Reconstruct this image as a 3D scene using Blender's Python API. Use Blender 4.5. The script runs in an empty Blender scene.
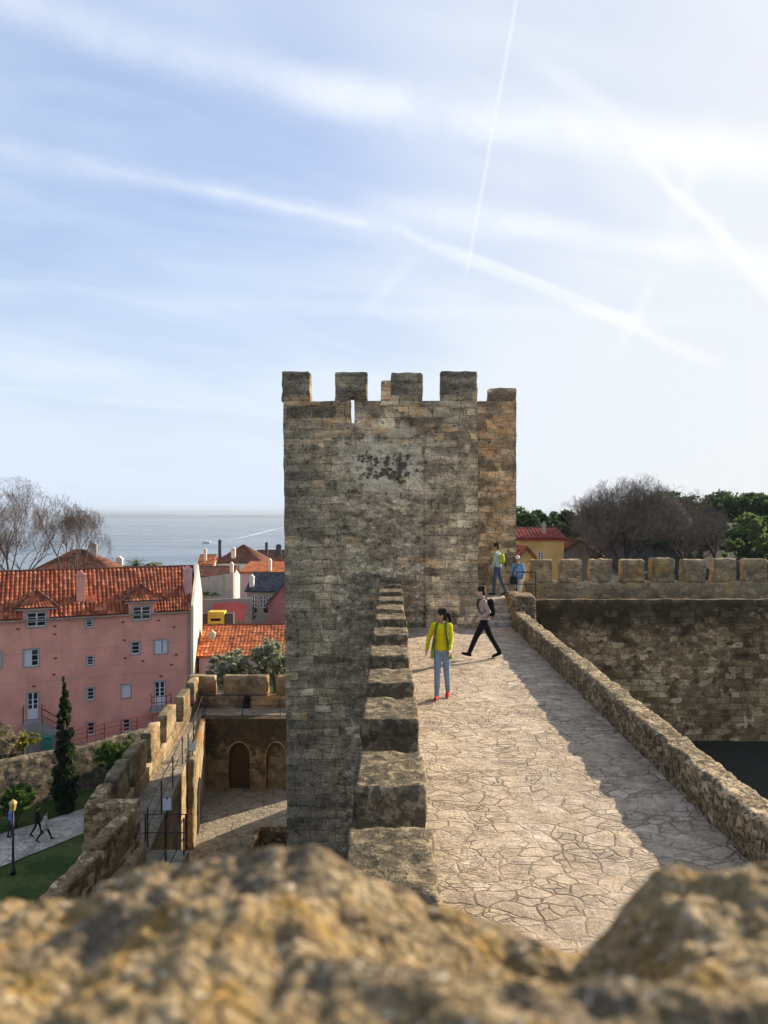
import bpy, bmesh, math, random
from mathutils import Vector, Matrix, noise as mnoise
R = math.radians
F = 740.0                                   # focal length in pixels of a 1024 px tall frame
C = bpy.context.scene.collection
SUN_AZ, SUN_EL = R(51), R(20.5)               # azimuth from +Y towards +X
Z_WALK, Z_YARD, Z_LOW, Z_PATH, Z_MOAT, Z_SEA = -3.55, -12.3, -9.1, -18.7, -7.3, -110.0

def at(px, py, Y):                          # the point at depth Y (m) seen at photo position px, py
    return Vector(((px-384)/F*Y, Y, -(py-512)/F*Y))

# ------------------------------------------------------------------ materials
class T:
    def __init__(s, tree): s.t = tree; s.L = tree.links
    def N(s, kind, props=None, **inp):
        n = s.t.nodes.new(kind)
        for k, v in (props or {}).items(): setattr(n, k, v)
        for k, v in inp.items(): s.set(n, k, v)
        return n
    def set(s, n, k, v):
        sock = n.inputs[int(k[1:])] if k[0] == '_' and k[1:].isdigit() else n.inputs[k.replace('_', ' ')]
        if isinstance(v, bpy.types.NodeSocket): s.L.new(v, sock)
        else:
            if isinstance(v, (tuple, list)) and len(v) == 3 and sock.type == 'RGBA': v = (*v, 1)
            sock.default_value = v
    def pos(s): return s.N('ShaderNodeNewGeometry').outputs['Position']
    def obj(s): return s.N('ShaderNodeTexCoord').outputs['Object']
    def noise(s, vec, scale, detail=4, rough=.55, out=0, dist=0):
        return s.N('ShaderNodeTexNoise', Vector=vec, Scale=scale, Detail=detail, Roughness=rough, Distortion=dist).outputs[out]
    def vor(s, vec, scale, feature='F1', out=0, dim='3D', rnd=1.0):
        return s.N('ShaderNodeTexVoronoi', {'feature': feature, 'voronoi_dimensions': dim}, Vector=vec, Scale=scale, Randomness=rnd).outputs[out]
    def m(s, op, a, b=0, clamp=False):
        return s.N('ShaderNodeMath', {'operation': op, 'use_clamp': clamp}, _0=a, _1=b).outputs[0]
    def vm(s, op, a, b):
        n = s.N('ShaderNodeVectorMath', {'operation': op}, _0=a)
        if op == 'SCALE': s.set(n, 'Scale', b)
        else: s.set(n, '_1', b)
        return n.outputs['Value' if op == 'DOT_PRODUCT' else 'Vector']
    def rng(s, v, a, b, c=0, d=1, smooth=True):
        return s.N('ShaderNodeMapRange', {'interpolation_type': 'SMOOTHSTEP' if smooth else 'LINEAR'}, _0=v, _1=a, _2=b, _3=c, _4=d).outputs[0]
    def ramp(s, fac, stops):
        n = s.N('ShaderNodeValToRGB', Fac=fac); e = n.color_ramp.elements
        while len(e) < len(stops): e.new(.5)
        for q, (p, c) in zip(e, stops): q.position = p; q.color = (*c, 1)
        return n.outputs[0]
    def mix(s, f, a, b, blend='MIX'):
        n = s.N('ShaderNodeMix', {'data_type': 'RGBA', 'blend_type': blend}); s.set(n, '_0', f); s.set(n, '_6', a); s.set(n, '_7', b)
        return n.outputs[2]
    def sep(s, v):
        n = s.N('ShaderNodeSeparateXYZ', Vector=v); return n.outputs[0], n.outputs[1], n.outputs[2]
    def xyz(s, x, y, z): return s.N('ShaderNodeCombineXYZ', X=x, Y=y, Z=z).outputs[0]
    def attr(s, name): return s.N('ShaderNodeAttribute', {'attribute_name': name}).outputs['Fac']

def newmat(name, fn):
    m = bpy.data.materials.new(name); m.use_nodes = True
    t = T(m.node_tree); nt = m.node_tree; nt.nodes.clear()
    out = nt.nodes.new('ShaderNodeOutputMaterial'); p = nt.nodes.new('ShaderNodeBsdfPrincipled')
    nt.links.new(p.outputs[0], out.inputs[0])
    r = fn(t)
    t.set(p, 'Base Color', r['c']); t.set(p, 'Roughness', r.get('r', .9)); t.set(p, 'Metallic', r.get('metal', 0.0))
    p.inputs['Specular IOR Level'].default_value = r.get('s', .25)
    if 'h' in r:
        b = t.N('ShaderNodeBump', Strength=r.get('bs', .8), Distance=r.get('bd', .02), Height=r['h'])
        nt.links.new(b.outputs[0], p.inputs['Normal'])
    if 'tr' in r: t.set(p, 'Transmission Weight', r['tr'])
    return m

def plain(name, col, r=.8, var=.18, sc=6, s=.25, metal=0.0, bump=0):
    def f(t):
        n = t.noise(t.obj(), sc, 5)
        d = {'c': t.mix(t.rng(n, .3, .7), tuple(v*(1-var) for v in col), tuple(min(1, v*(1+var)) for v in col)), 'r': r, 's': s, 'metal': metal}
        if bump: d.update(h=n, bd=bump, bs=.6)
        return d
    return newmat(name, f)

def masonry(name, cell, cols, mortar, dark=(.05, .048, .045), dk=(.52, .7), ochre=(.36, .22, .06), oc=(.62, .75), joint=.07, bd=.035, pale=None, course=None, dkf=.8, jw=.6, top=None, pit=None):
    """rubble, with runs of roughly coursed blocks where course is given; weathering from noise"""
    def f(t):
        p = t.pos()
        w = t.vm('SUBTRACT', t.noise(p, 1.9, 3, out=1), (.5, .5, .5))
        q = t.vm('ADD', p, t.vm('SCALE', w, .22))
        qs = t.vm('MULTIPLY', q, (1/cell[0], 1/cell[0], 1/cell[1]))
        edge = t.vor(qs, 1, 'DISTANCE_TO_EDGE', rnd=1.0); rnd = t.sep(t.vor(qs, 1, 'F1', out=1, rnd=1.0))[0]
        fine = t.noise(p, 24, 5, .72); mid = t.noise(p, 3.4, 5, .68); big = t.noise(p, .5, 3, .6)
        mj = t.rng(t.m('ADD', edge, t.m('MULTIPLY', t.m('SUBTRACT', fine, .5), .16)), joint*.3, joint*1.4, 1, 0)
        if course:
            qx, qy, qz = t.sep(t.vm('ADD', p, t.vm('SCALE', w, .12)))
            n = t.N('ShaderNodeTexBrick', {'offset': .41, 'squash': .7, 'squash_frequency': 3}, Vector=t.xyz(t.m('ADD', qx, qy), qz, 0.0), Color1=(0, 0, 0, 1), Color2=(1, 1, 1, 1), Mortar=(.4, .4, .4, 1), Scale=1.0)
            n.inputs['Mortar Size'].default_value = .014; n.inputs['Mortar Smooth'].default_value = .5; n.inputs['Brick Width'].default_value = course[0]; n.inputs['Row Height'].default_value = course[1]
            k = t.rng(t.m('ADD', mid, t.m('MULTIPLY', big, .6)), .70, .86)
            rnd = t.N('ShaderNodeMix', _0=k, _2=rnd, _3=t.m('MULTIPLY', n.outputs[0], 1.0)).outputs[0]; mj = t.N('ShaderNodeMix', _0=k, _2=mj, _3=n.outputs[1]).outputs[0]
        col = t.ramp(rnd, cols)
        col = t.mix(.85, col, t.ramp(fine, [(.28, (.32, .31, .30)), (.72, (1.6, 1.6, 1.58))]), 'MULTIPLY')
        col = t.mix(.75, col, t.ramp(mid, [(.3, (.45, .45, .46)), (.7, (1.45, 1.43, 1.38))]), 'MULTIPLY')
        col = t.mix(t.m('MULTIPLY', mj, jw), col, mortar)
        if pale: col = t.mix(t.m('MULTIPLY', t.rng(rnd, pale[1], pale[1]+.04, 0, .8), t.rng(mid, .35, .6)), col, pale[0])
        dm = t.m('ADD', t.m('MULTIPLY', big, .5), t.m('MULTIPLY', mid, .5))
        if pit:
            pn = t.noise(t.vm('ADD', p, (2, 5, 8)), pit[0], 5, .72); pk = t.rng(pn, pit[1], pit[2], 1, 0); col = t.mix(t.m('MULTIPLY', pk, .72), col, dark)
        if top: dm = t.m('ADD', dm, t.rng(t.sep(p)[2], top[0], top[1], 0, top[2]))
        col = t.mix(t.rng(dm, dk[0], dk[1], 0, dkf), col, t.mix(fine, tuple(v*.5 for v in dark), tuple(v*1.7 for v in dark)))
        col = t.mix(1.0, col, (1.14, 1.02, .84), 'MULTIPLY')
        om = t.m('ADD', t.m('MULTIPLY', t.noise(t.vm('ADD', p, (7, 3, 5)), .9, 4, .6), .6), t.m('MULTIPLY', fine, .4))
        col = t.mix(t.rng(om, oc[0]*.93, oc[1]*.93, 0, .75), col, ochre)
        h = t.m('ADD', t.m('MULTIPLY', t.m('SUBTRACT', 1, mj), .35), t.m('ADD', t.m('MULTIPLY', fine, .75), t.m('MULTIPLY', mid, .7)))
        if course: col = t.mix(1.0, t.N('ShaderNodeHueSaturation', Saturation=.90, Color=t.N('ShaderNodeGamma', Color=col, Gamma=1.35).outputs[0]).outputs[0], (1.46, 1.44, 1.38), 'MULTIPLY')
        if pit: h = t.m('SUBTRACT', h, t.m('MULTIPLY', pk, .5))
        return {'c': col, 'h': h, 'bd': bd, 'bs': .9, 'r': .93, 's': .12}
    return newmat(name, f)

WARM = [(.0, (.20, .165, .115)), (.35, (.30, .255, .19)), (.7, (.38, .33, .25)), (1, (.46, .41, .33))]
GREY = [(.0, (.10, .092, .08)), (.4, (.17, .155, .132)), (.75, (.235, .212, .178)), (1, (.33, .30, .25))]
M = {}
M['low_wall'] = masonry('rubble_wall_stone', (.2, .13), [(0, (.27, .225, .16)), (.5, (.38, .325, .24)), (1, (.52, .46, .36))], (.10, .085, .06), dk=(.47, .62), dkf=.6, oc=(.68, .82), bd=.05, jw=.45, pit=(14, .40, .5))
M['merlon'] = masonry('merlon_stone', (.7, .5), [(0, (.30, .265, .20)), (1, (.42, .375, .29))], (.16, .14, .105), dark=(.05, .046, .038), dk=(.44, .60), dkf=.75, oc=(.70, .88), bd=.045, joint=.03, jw=.4, pit=(9, .44, .56))
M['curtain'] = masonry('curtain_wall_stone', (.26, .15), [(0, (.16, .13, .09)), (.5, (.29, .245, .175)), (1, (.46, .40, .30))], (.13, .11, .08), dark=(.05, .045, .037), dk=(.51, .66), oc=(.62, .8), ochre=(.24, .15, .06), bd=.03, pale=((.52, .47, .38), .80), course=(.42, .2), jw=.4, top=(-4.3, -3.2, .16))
M['parapet'] = masonry('parapet_stone', (.3, .2), [(0, (.23, .20, .15)), (.5, (.32, .28, .21)), (1, (.46, .41, .33))], (.18, .15, .1), dark=(.06, .054, .045), dk=(.46, .62), ochre=(.50, .31, .07), oc=(.56, .68), bd=.03, jw=.4)
M['yard'] = masonry('courtyard_wall_stone', (.5, .35), [(0, (.26, .215, .145)), (.5, (.36, .305, .215)), (1, (.44, .38, .28))], (.2, .16, .1), dark=(.05, .045, .038), dk=(.44, .58), ochre=(.46, .21, .04), oc=(.57, .68), bd=.025, joint=.03, jw=.35)
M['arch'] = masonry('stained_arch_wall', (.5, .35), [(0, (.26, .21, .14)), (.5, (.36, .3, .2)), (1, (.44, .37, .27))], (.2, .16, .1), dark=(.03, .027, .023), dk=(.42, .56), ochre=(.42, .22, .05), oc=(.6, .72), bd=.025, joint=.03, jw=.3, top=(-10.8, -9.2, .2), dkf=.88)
M['garden'] = masonry('garden_wall_stone', (.3, .22), GREY, (.09, .085, .07), dk=(.47, .6), ochre=(.12, .14, .05), oc=(.62, .75), bd=.05)

def tower_stone(t):
    p = t.pos(); x, y, z = t.sep(p)
    w = t.vm('SUBTRACT', t.noise(p, 2.3, 4, out=1), (.5, .5, .5))
    q = t.vm('ADD', p, t.vm('SCALE', w, .16))
    qx, qy, qz = t.sep(q); u = t.m('ADD', qx, qy)
    def brick(bw, bh, ms):
        n = t.N('ShaderNodeTexBrick', {'offset': .43, 'squash': .8, 'squash_frequency': 3}, Vector=t.xyz(u, qz, 0.0), Color1=(0, 0, 0, 1), Color2=(1, 1, 1, 1), Mortar=(.5, .5, .5, 1), Scale=1.0, Bias=0.0)
        n.inputs['Mortar Size'].default_value = ms; n.inputs['Mortar Smooth'].default_value = .35
        n.inputs['Brick Width'].default_value = bw; n.inputs['Row Height'].default_value = bh
        return n.outputs[0], n.outputs[1]
    b1, m1 = brick(.50, .245, .012); b2, m2 = brick(.74, .36, .014)
    sel = t.rng(t.noise(t.vm('ADD', p, (4, 0, 13)), .55, 2), .48, .52); mf = lambda a, b: t.N('ShaderNodeMix', _0=sel, _2=a, _3=b).outputs[0]
    bc, bm_ = mf(t.m('MULTIPLY', b1, 1.0), t.m('MULTIPLY', b2, 1.0)), mf(m1, m2)
    qs = t.vm('MULTIPLY', q, (6.5, 6.5, 10.0))
    edge = t.vor(qs, 1, 'DISTANCE_TO_EDGE'); rnd = t.sep(t.vor(qs, 1, 'F1', out=1))
    fine = t.noise(p, 20, 6, .72); mid = t.noise(p, 2.8, 7, .68); big = t.noise(p, .42, 4, .6)
    # the middle strip of the face is rubble, the edges dressed blocks
    rub = t.m('MULTIPLY', t.rng(t.m('ADD', x, t.m('MULTIPLY', t.m('SUBTRACT', mid, .5), 2.2)), -1.6, -1.1), t.rng(t.m('ADD', x, t.m('MULTIPLY', t.m('SUBTRACT', mid, .5), .5)), 1.2, 1.3, 1, 0))
    rub = t.m('MULTIPLY', rub, t.rng(t.m('ADD', z, t.m('MULTIPLY', mid, 1.4)), 3.0, 3.4, 1, 0))
    rub = t.m('MULTIPLY', rub, t.rng(y, 23.2, 23.4, 1, 0))
    bvar = t.rng(t.noise(t.vm('ADD', p, (9, 9, 9)), .8, 3, .6), .35, .65, .55, 1)
    cb = t.mix(bvar, (.37, .32, .24), t.ramp(bc, [(0, (.20, .165, .12)), (.3, (.33, .28, .205)), (.65, (.42, .36, .27)), (.88, (.50, .42, .29)), (1, (.66, .60, .48))]))
    cr = t.ramp(rnd[0], [(0, (.25, .215, .165)), (.5, (.36, .315, .245)), (1, (.48, .43, .345))])
    mj = t.rng(edge, .03, .12, 1, 0)
    cr = t.mix(t.m('MULTIPLY', mj, .5), cr, (.3, .26, .2))
    cb = t.mix(t.m('MULTIPLY', bm_, .72), cb, (.2, .17, .13))
    col = t.mix(rub, cb, cr)
    col = t.mix(.8, col, t.ramp(fine, [(.25, (.3, .3, .3)), (.75, (1.6, 1.6, 1.6))]), 'MULTIPLY')
    col = t.mix(.7, col, t.ramp(mid, [(.32, (.36, .36, .37)), (.68, (1.6, 1.57, 1.5))]), 'MULTIPLY')
    # grey lichen, thicker towards the upper left edge and the crown of the wall
    k = t.m('ADD', t.m('MULTIPLY', big, .5), t.m('MULTIPLY', mid, .5))
    k = t.m('ADD', k, t.rng(x, -3.2, -.4, .16, 0))
    k = t.m('ADD', k, t.m('MULTIPLY', t.rng(z, 2.9, 4.3, 0, .22), t.rng(y, 24, 25, 1, .35)))
    col = t.mix(t.rng(k, .53, .72, 0, .72), col, t.ramp(fine, [(.3, (.07, .066, .06)), (.7, (.30, .285, .255))]))
    # ochre staining, in the band under the battlements and on the dressed quoins
    on = t.m('ADD', t.m('MULTIPLY', t.noise(t.vm('MULTIPLY', t.vm('ADD', p, (3, 1, 9)), (1, 1, 2.2)), .95, 6, .62), .75), t.m('MULTIPLY', bc, .18))
    band = t.m('MULTIPLY', t.rng(z, 1.7, 2.5), t.rng(z, 3.1, 3.7, 1, .3))
    on = t.m('ADD', on, t.m('ADD', t.m('MULTIPLY', band, .10), t.rng(x, 1.3, 3.6, 0, .04)))
    col = t.mix(t.rng(on, .56, .67, 0, .75), col, t.mix(fine, (.32, .20, .07), (.64, .44, .18)))
    # remains of pale render with dark holes where it has come off
    dx = t.m('MULTIPLY', t.m('SUBTRACT', x, .05), .62); dz = t.m('MULTIPLY', t.m('SUBTRACT', z, 1.45), .72)
    d = t.m('SQRT', t.m('ADD', t.m('MULTIPLY', dx, dx), t.m('MULTIPLY', dz, dz)))
    pn = t.noise(t.vm('ADD', p, (1, 0, 4)), 1.5, 7, .66)
    pm = t.rng(t.m('ADD', d, t.m('MULTIPLY', t.m('SUBTRACT', pn, .5), 3.4)), .45, 1.0, 1, 0)
    pm = t.m('MULTIPLY', pm, t.rng(y, 23.2, 23.4, 1, 0))
    col = t.mix(t.m('MULTIPLY', pm, .7), col, t.ramp(fine, [(.25, (.34, .315, .265)), (.75, (.64, .595, .515))]))
    hx = t.m('MULTIPLY', t.m('SUBTRACT', x, .1), .8); hz = t.m('MULTIPLY', t.m('SUBTRACT', z, 1.4), 1.35)
    hd = t.m('SQRT', t.m('ADD', t.m('MULTIPLY', hx, hx), t.m('MULTIPLY', hz, hz)))
    hn = t.noise(t.vm('ADD', p, (5, 0, 2)), 3.6, 8, .74)
    hole = t.m('MULTIPLY', t.rng(t.m('ADD', hn, t.rng(hd, .2, 1.5, .06, -.17)), .54, .58), t.rng(y, 23.2, 23.4, 1, 0))
    
    streak = t.noise(t.vm('MULTIPLY', t.vm('ADD', p, (2, 2, 2)), (.9, .9, 3.2)), 1.1, 6, .68)
    col = t.mix(.72, col, t.ramp(streak, [(.32, (.42, .41, .40)), (.5, (.95, .95, .95)), (.68, (1.65, 1.6, 1.5))]), 'MULTIPLY')
    sp = t.noise(p, 5.5, 5, .75); col = t.mix(t.rng(sp, .56, .64, 0, .65), col, (.05, .045, .038))
    col = t.mix(t.m('MULTIPLY', pm, t.rng(sp, .42, .60, .62, .05)), col, t.ramp(mid, [(.3, (.34, .30, .24)), (.7, (.72, .66, .55))]))
    col = t.mix(1.0, col, (1.22, 1.09, .90), 'MULTIPLY')
    gm = t.N('ShaderNodeHueSaturation', Saturation=.80, Color=t.N('ShaderNodeGamma', Color=col, Gamma=1.28).outputs[0]).outputs[0]; col = t.mix(1.0, gm, (1.46, 1.44, 1.36), 'MULTIPLY')
    col = t.mix(t.m('MULTIPLY', hole, .88), col, t.mix(fine, (.015, .012, .01), (.12, .10, .08)))
    hb = t.m('ADD', t.m('MULTIPLY', t.m('SUBTRACT', 1, bm_), .5), t.m('MULTIPLY', bc, .3))
    hr = t.m('ADD', t.m('MULTIPLY', t.rng(edge, 0, .14), .3), t.m('MULTIPLY', rnd[1], .25))
    h = t.N('ShaderNodeMix', _0=rub, _2=hb, _3=hr).outputs[0]
    h = t.m('ADD', t.m('MULTIPLY', h, .7), t.m('ADD', t.m('MULTIPLY', fine, .9), t.m('MULTIPLY', mid, .8)))
    h = t.m('SUBTRACT', h, t.m('MULTIPLY', hole, .9))
    return {'c': col, 'h': h, 'bd': .035, 'bs': 1.0, 'r': .95, 's': .12}
M['tower'] = newmat('tower_stone', tower_stone)

def paving(name, sc, cols, joint, stretch=(1, 1), bd=.03):
    def f(t):
        p = t.pos()
        w = t.vm('SUBTRACT', t.noise(p, 1.3, 2, out=1), (.5, .5, .5))
        q = t.vm('ADD', p, t.vm('SCALE', w, .42))
        w2 = t.vm('SUBTRACT', t.noise(p, 9, 3, .6, out=1), (.5, .5, .5))
        q = t.vm('ADD', q, t.vm('SCALE', w2, .06))
        q = t.vm('MULTIPLY', q, (stretch[0], stretch[1], 0))
        edge = t.vor(q, sc, 'DISTANCE_TO_EDGE', dim='2D'); rnd = t.sep(t.vor(q, sc, 'F1', out=1, dim='2D'))
        e2 = t.vor(t.vm('ADD', q, (31, 17, 0)), sc*1.55, 'DISTANCE_TO_EDGE', dim='2D'); r2 = t.sep(t.vor(t.vm('ADD', q, (31, 17, 0)), sc*1.55, 'F1', out=1, dim='2D'))
        fine = t.noise(p, 30, 5, .72); mid = t.noise(p, 5, 5, .68); big = t.noise(p, .55, 2)
        # some slabs are cracked into smaller pieces
        e2 = t.m('ADD', t.m('MULTIPLY', e2, .8), t.rng(rnd[2], .50, .54, 0, 1))
        ed = t.m('MINIMUM', edge, e2)
        jw = t.m('ADD', ed, t.m('MULTIPLY', t.m('SUBTRACT', fine, .5), .07))
        vis = t.rng(t.noise(t.vm('ADD', p, (3, 8, 1)), 1.6, 3, .6), .36, .60, .18, 1)
        j = t.m('MULTIPLY', t.rng(jw, joint*.2, joint, 1, 0), vis)
        col = t.ramp(t.m('ADD', t.m('MULTIPLY', rnd[0], .7), t.m('MULTIPLY', r2[0], .3)), cols)
        col = t.mix(.6, col, t.ramp(fine, [(.25, (.38, .37, .35)), (.75, (1.55, 1.55, 1.55))]), 'MULTIPLY')
        col = t.mix(.6, col, t.ramp(mid, [(.3, (.52, .5, .47)), (.7, (1.4, 1.4, 1.4))]), 'MULTIPLY')
        col = t.mix(.6, col, t.ramp(big, [(.35, (.8, .77, .72)), (.65, (1.15, 1.14, 1.12))]), 'MULTIPLY')
        col = t.mix(t.m('MULTIPLY', j, .60), col, tuple(v*.36 for v in cols[0][1]))
        def tilt(qq, s_, k):
            n = t.N('ShaderNodeTexVoronoi', {'voronoi_dimensions': '2D'}, Vector=qq, Scale=s_)
            return t.m('MULTIPLY', t.vm('DOT_PRODUCT', t.vm('SUBTRACT', qq, n.outputs['Position']), t.vm('SUBTRACT', n.outputs['Color'], (.5, .5, .5))), k)
        tl = t.m('ADD', tilt(q, sc, 5.5), t.m('MULTIPLY', tilt(t.vm('ADD', q, (31, 17, 0)), sc*1.55, 5.5), t.rng(rnd[2], .50, .54, 1, 0)))
        col = t.mix(t.rng(t.noise(p, 8, 5, .75), .58, .66, 0, .45), col, tuple(v*.4 for v in cols[0][1]))
        h = t.m('ADD', t.m('MULTIPLY', t.rng(jw, 0, joint*1.5), t.m('MULTIPLY', vis, .8)), t.m('ADD', t.m('ADD', tl, t.m('MULTIPLY', fine, .7)), t.m('ADD', t.m('MULTIPLY', mid, 1.0), t.m('MULTIPLY', rnd[1], 1.0))))
        return {'c': col, 'h': h, 'bd': bd, 'bs': .9, 'r': .85, 's': .15}
    return newmat(name, f)
M['paving'] = paving('walkway_paving', 3.7, [(0, (.40, .315, .225)), (.5, (.49, .395, .29)), (1, (.58, .48, .365))], .055, (.9, 1.35), .03)
M['yard_floor'] = paving('courtyard_paving', 1.6, [(0, (.25, .21, .15)), (1, (.38, .33, .25))], .07, bd=.03)
M['cobble'] = paving('cobbled_path', 3.2, [(0, (.36, .33, .28)), (1, (.60, .56, .49))], .12, bd=.03)
M['step'] = plain('step_stone', (.32, .28, .22), .9, .35, 9, bump=.02)

def ground_f(t):
    p = t.pos(); a = t.noise(p, .35, 6, .6); b = t.noise(p, 6, 6, .7); x = t.sep(p)[0]
    col = t.mix(t.rng(a, .4, .6), (.035, .062, .015), (.075, .095, .03))
    col = t.mix(.7, col, t.ramp(b, [(.3, (.45, .45, .45)), (.7, (1.5, 1.5, 1.4))]), 'MULTIPLY')
    col = t.mix(t.rng(x, 2, 4), col, (.035, .033, .026))  # ground right of the walkway coloured near-black, deep shade put into the soil colour
    col = t.mix(t.m('MULTIPLY', t.rng(a, .56, .66, 0, .6), t.rng(x, 0, 2, 1, 0)), col, (.10, .08, .05))
    return {'c': col, 'h': b, 'bd': .06, 'r': .95, 's': .1}
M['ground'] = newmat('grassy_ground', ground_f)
def water_f(t):
    p = t.pos(); n = t.noise(t.vm('MULTIPLY', p, (.02, .05, 0)), 1, 6, .65); b = t.noise(t.vm('MULTIPLY', p, (.0012, .004, 0)), 1, 4)
    return {'c': t.mix(b, (.055, .085, .115), (.085, .12, .15)), 'h': n, 'bd': 1.2, 'bs': .35, 'r': t.rng(b, .3, .7, .2, .34), 's': .5}
M['water'] = newmat('river_water', water_f)
M['foam'] = plain('wake_foam', (.9, .92, .94), .9, .2, .05)
M['hills'] = plain('far_shore', (.06, .07, .075), .95, .3, .001)

def tile_f(c0, c1, c2):
    def f(t):
        a = t.attr('tint'); p = t.pos(); n = t.noise(p, 1.3, 6, .65); fi = t.noise(p, 14, 4)
        col = t.ramp(a, [(0, c0), (.5, c1), (1, c2)])
        col = t.mix(t.rng(n, .48, .66, 0, .75), col, (.11, .06, .04))
        col = t.mix(.5, col, t.ramp(fi, [(.3, (.6, .6, .6)), (.7, (1.3, 1.3, 1.3))]), 'MULTIPLY')
        return {'c': col, 'r': .85, 's': .2}
    return f
M['tile'] = newmat('terracotta_tile', tile_f((.20, .055, .028), (.40, .105, .045), (.58, .20, .095)))
M['tile_bright'] = newmat('bright_terracotta_tile', tile_f((.42, .11, .04), (.58, .17, .06), (.70, .27, .12)))
M['tile_brown'] = newmat('brown_terracotta_tile', tile_f((.13, .05, .03), (.22, .08, .045), (.30, .13, .075)))

def plaster_f(col, st=(.5, .47, .42), streak=.35):
    def f(t):
        p = t.pos(); n = t.noise(p, .5, 6, .6); v = t.noise(t.vm('MULTIPLY', p, (2.2, 2.2, .25)), 1, 5, .6); fi = t.noise(p, 30, 3)
        c = t.mix(t.rng(n, .35, .65), tuple(q*.88 for q in col), tuple(min(1, q*1.1) for q in col))
        c = t.mix(t.rng(v, .55, .75, 0, streak), c, tuple(a*b for a, b in zip(col, st)))
        return {'c': c, 'h': fi, 'bd': .006, 'bs': .5, 'r': .9, 's': .2}
    return f
for k, c, s in (('pink', (.78, .35, .265), .28), ('cream', (.72, .62, .46), .3), ('white', (.68, .65, .6), .35), ('pinkpale', (.62, .36, .35), .3), ('yellow', (.66, .43, .15), .25),
                ('cement', (.42, .39, .33), .8), ('cement_grey', (.3, .29, .26), .7), ('redpaint', (.42, .10, .085), .3), ('yellowpaint', (.56, .44, .06), .4), ('dustyred', (.36, .165, .155), .4), ('dark_slate', (.07, .075, .085), .3)):
    M[k] = newmat(k+'_plaster', plaster_f(c, streak=s))
M['frame_white'] = plain('white_window_frame', (.72, .74, .76), .5, .05)
M['surround'] = plain('grey_window_surround', (.36, .31, .29), .8, .1)
M['shutter'] = plain('pale_shutter', (.62, .65, .69), .6, .06)
M['glass'] = plain('window_glass', (.018, .022, .028), .08, .3, 2, s=.6)
M['iron'] = plain('black_iron', (.018, .018, .02), .5, .2, 20, s=.4)
M['red_iron'] = plain('red_painted_iron', (.19, .032, .035), .5, .2, 20)
M['sign'] = plain('white_sign_panel', (.75, .75, .73), .5, .05)
M['amber'] = plain('amber_lamp_glass', (.55, .38, .09), .25, .15, s=.5)
M['void'] = plain('dark_interior', (.012, .011, .01), .95, .1)
M['door_brown'] = plain('old_brown_door', (.12, .075, .035), .8, .3, 12)
M['teal'] = plain('teal_plastic', (.03, .22, .17), .5, .1)
M['bark'] = plain('grey_bark', (.105, .088, .072), .95, .35, 8, bump=.03)
M['bark_dark'] = plain('dark_bark', (.062, .05, .043), .95, .35, 8, bump=.03)
M['twig'] = plain('purplish_twigs', (.155, .118, .085), .95, .3, 3)
M['twig_dark'] = plain('brown_twigs', (.15, .115, .085), .95, .3, 3)
def leafmat(name, a, b):
    m = newmat(name, lambda t: {'c': t.mix(t.attr('tint'), a, b), 'r': .7, 's': .2})
    t = T(m.node_tree); p = next(n for n in m.node_tree.nodes if n.type == 'BSDF_PRINCIPLED'); o = next(n for n in m.node_tree.nodes if n.type == 'OUTPUT_MATERIAL')
    tr = t.N('ShaderNodeBsdfTranslucent', Color=t.mix(t.attr('tint'), tuple(v*1.3 for v in a), tuple(v*1.5 for v in b)))
    mx = t.N('ShaderNodeMixShader', _0=.4, _1=p.outputs[0], _2=tr.outputs[0]); m.node_tree.links.new(mx.outputs[0], o.inputs[0])
    return m
M['leaf_pine'] = leafmat('pine_needles', (.022, .045, .018), (.075, .12, .042))
M['leaf_cypress'] = leafmat('cypress_leaves', (.012, .022, .010), (.042, .068, .025))
M['leaf_olive'] = leafmat('olive_leaves', (.16, .17, .10), (.42, .43, .28))
M['leaf_green'] = leafmat('broad_green_leaves', (.025, .06, .012), (.10, .17, .03))
M['leaf_yellow'] = leafmat('yellow_green_leaves', (.16, .17, .02), (.42, .38, .05))
M['leaf_dry'] = leafmat('dry_pale_leaves', (.15, .13, .07), (.36, .33, .21))
M['leaf_lightgreen'] = leafmat('light_green_leaves', (.06, .10, .03), (.17, .22, .07))
M['boat_white'] = plain('white_hull_paint', (.8, .82, .84), .4, .04)
M['boat_blue'] = plain('blue_hull_paint', (.05, .09, .16), .4, .1)

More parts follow.
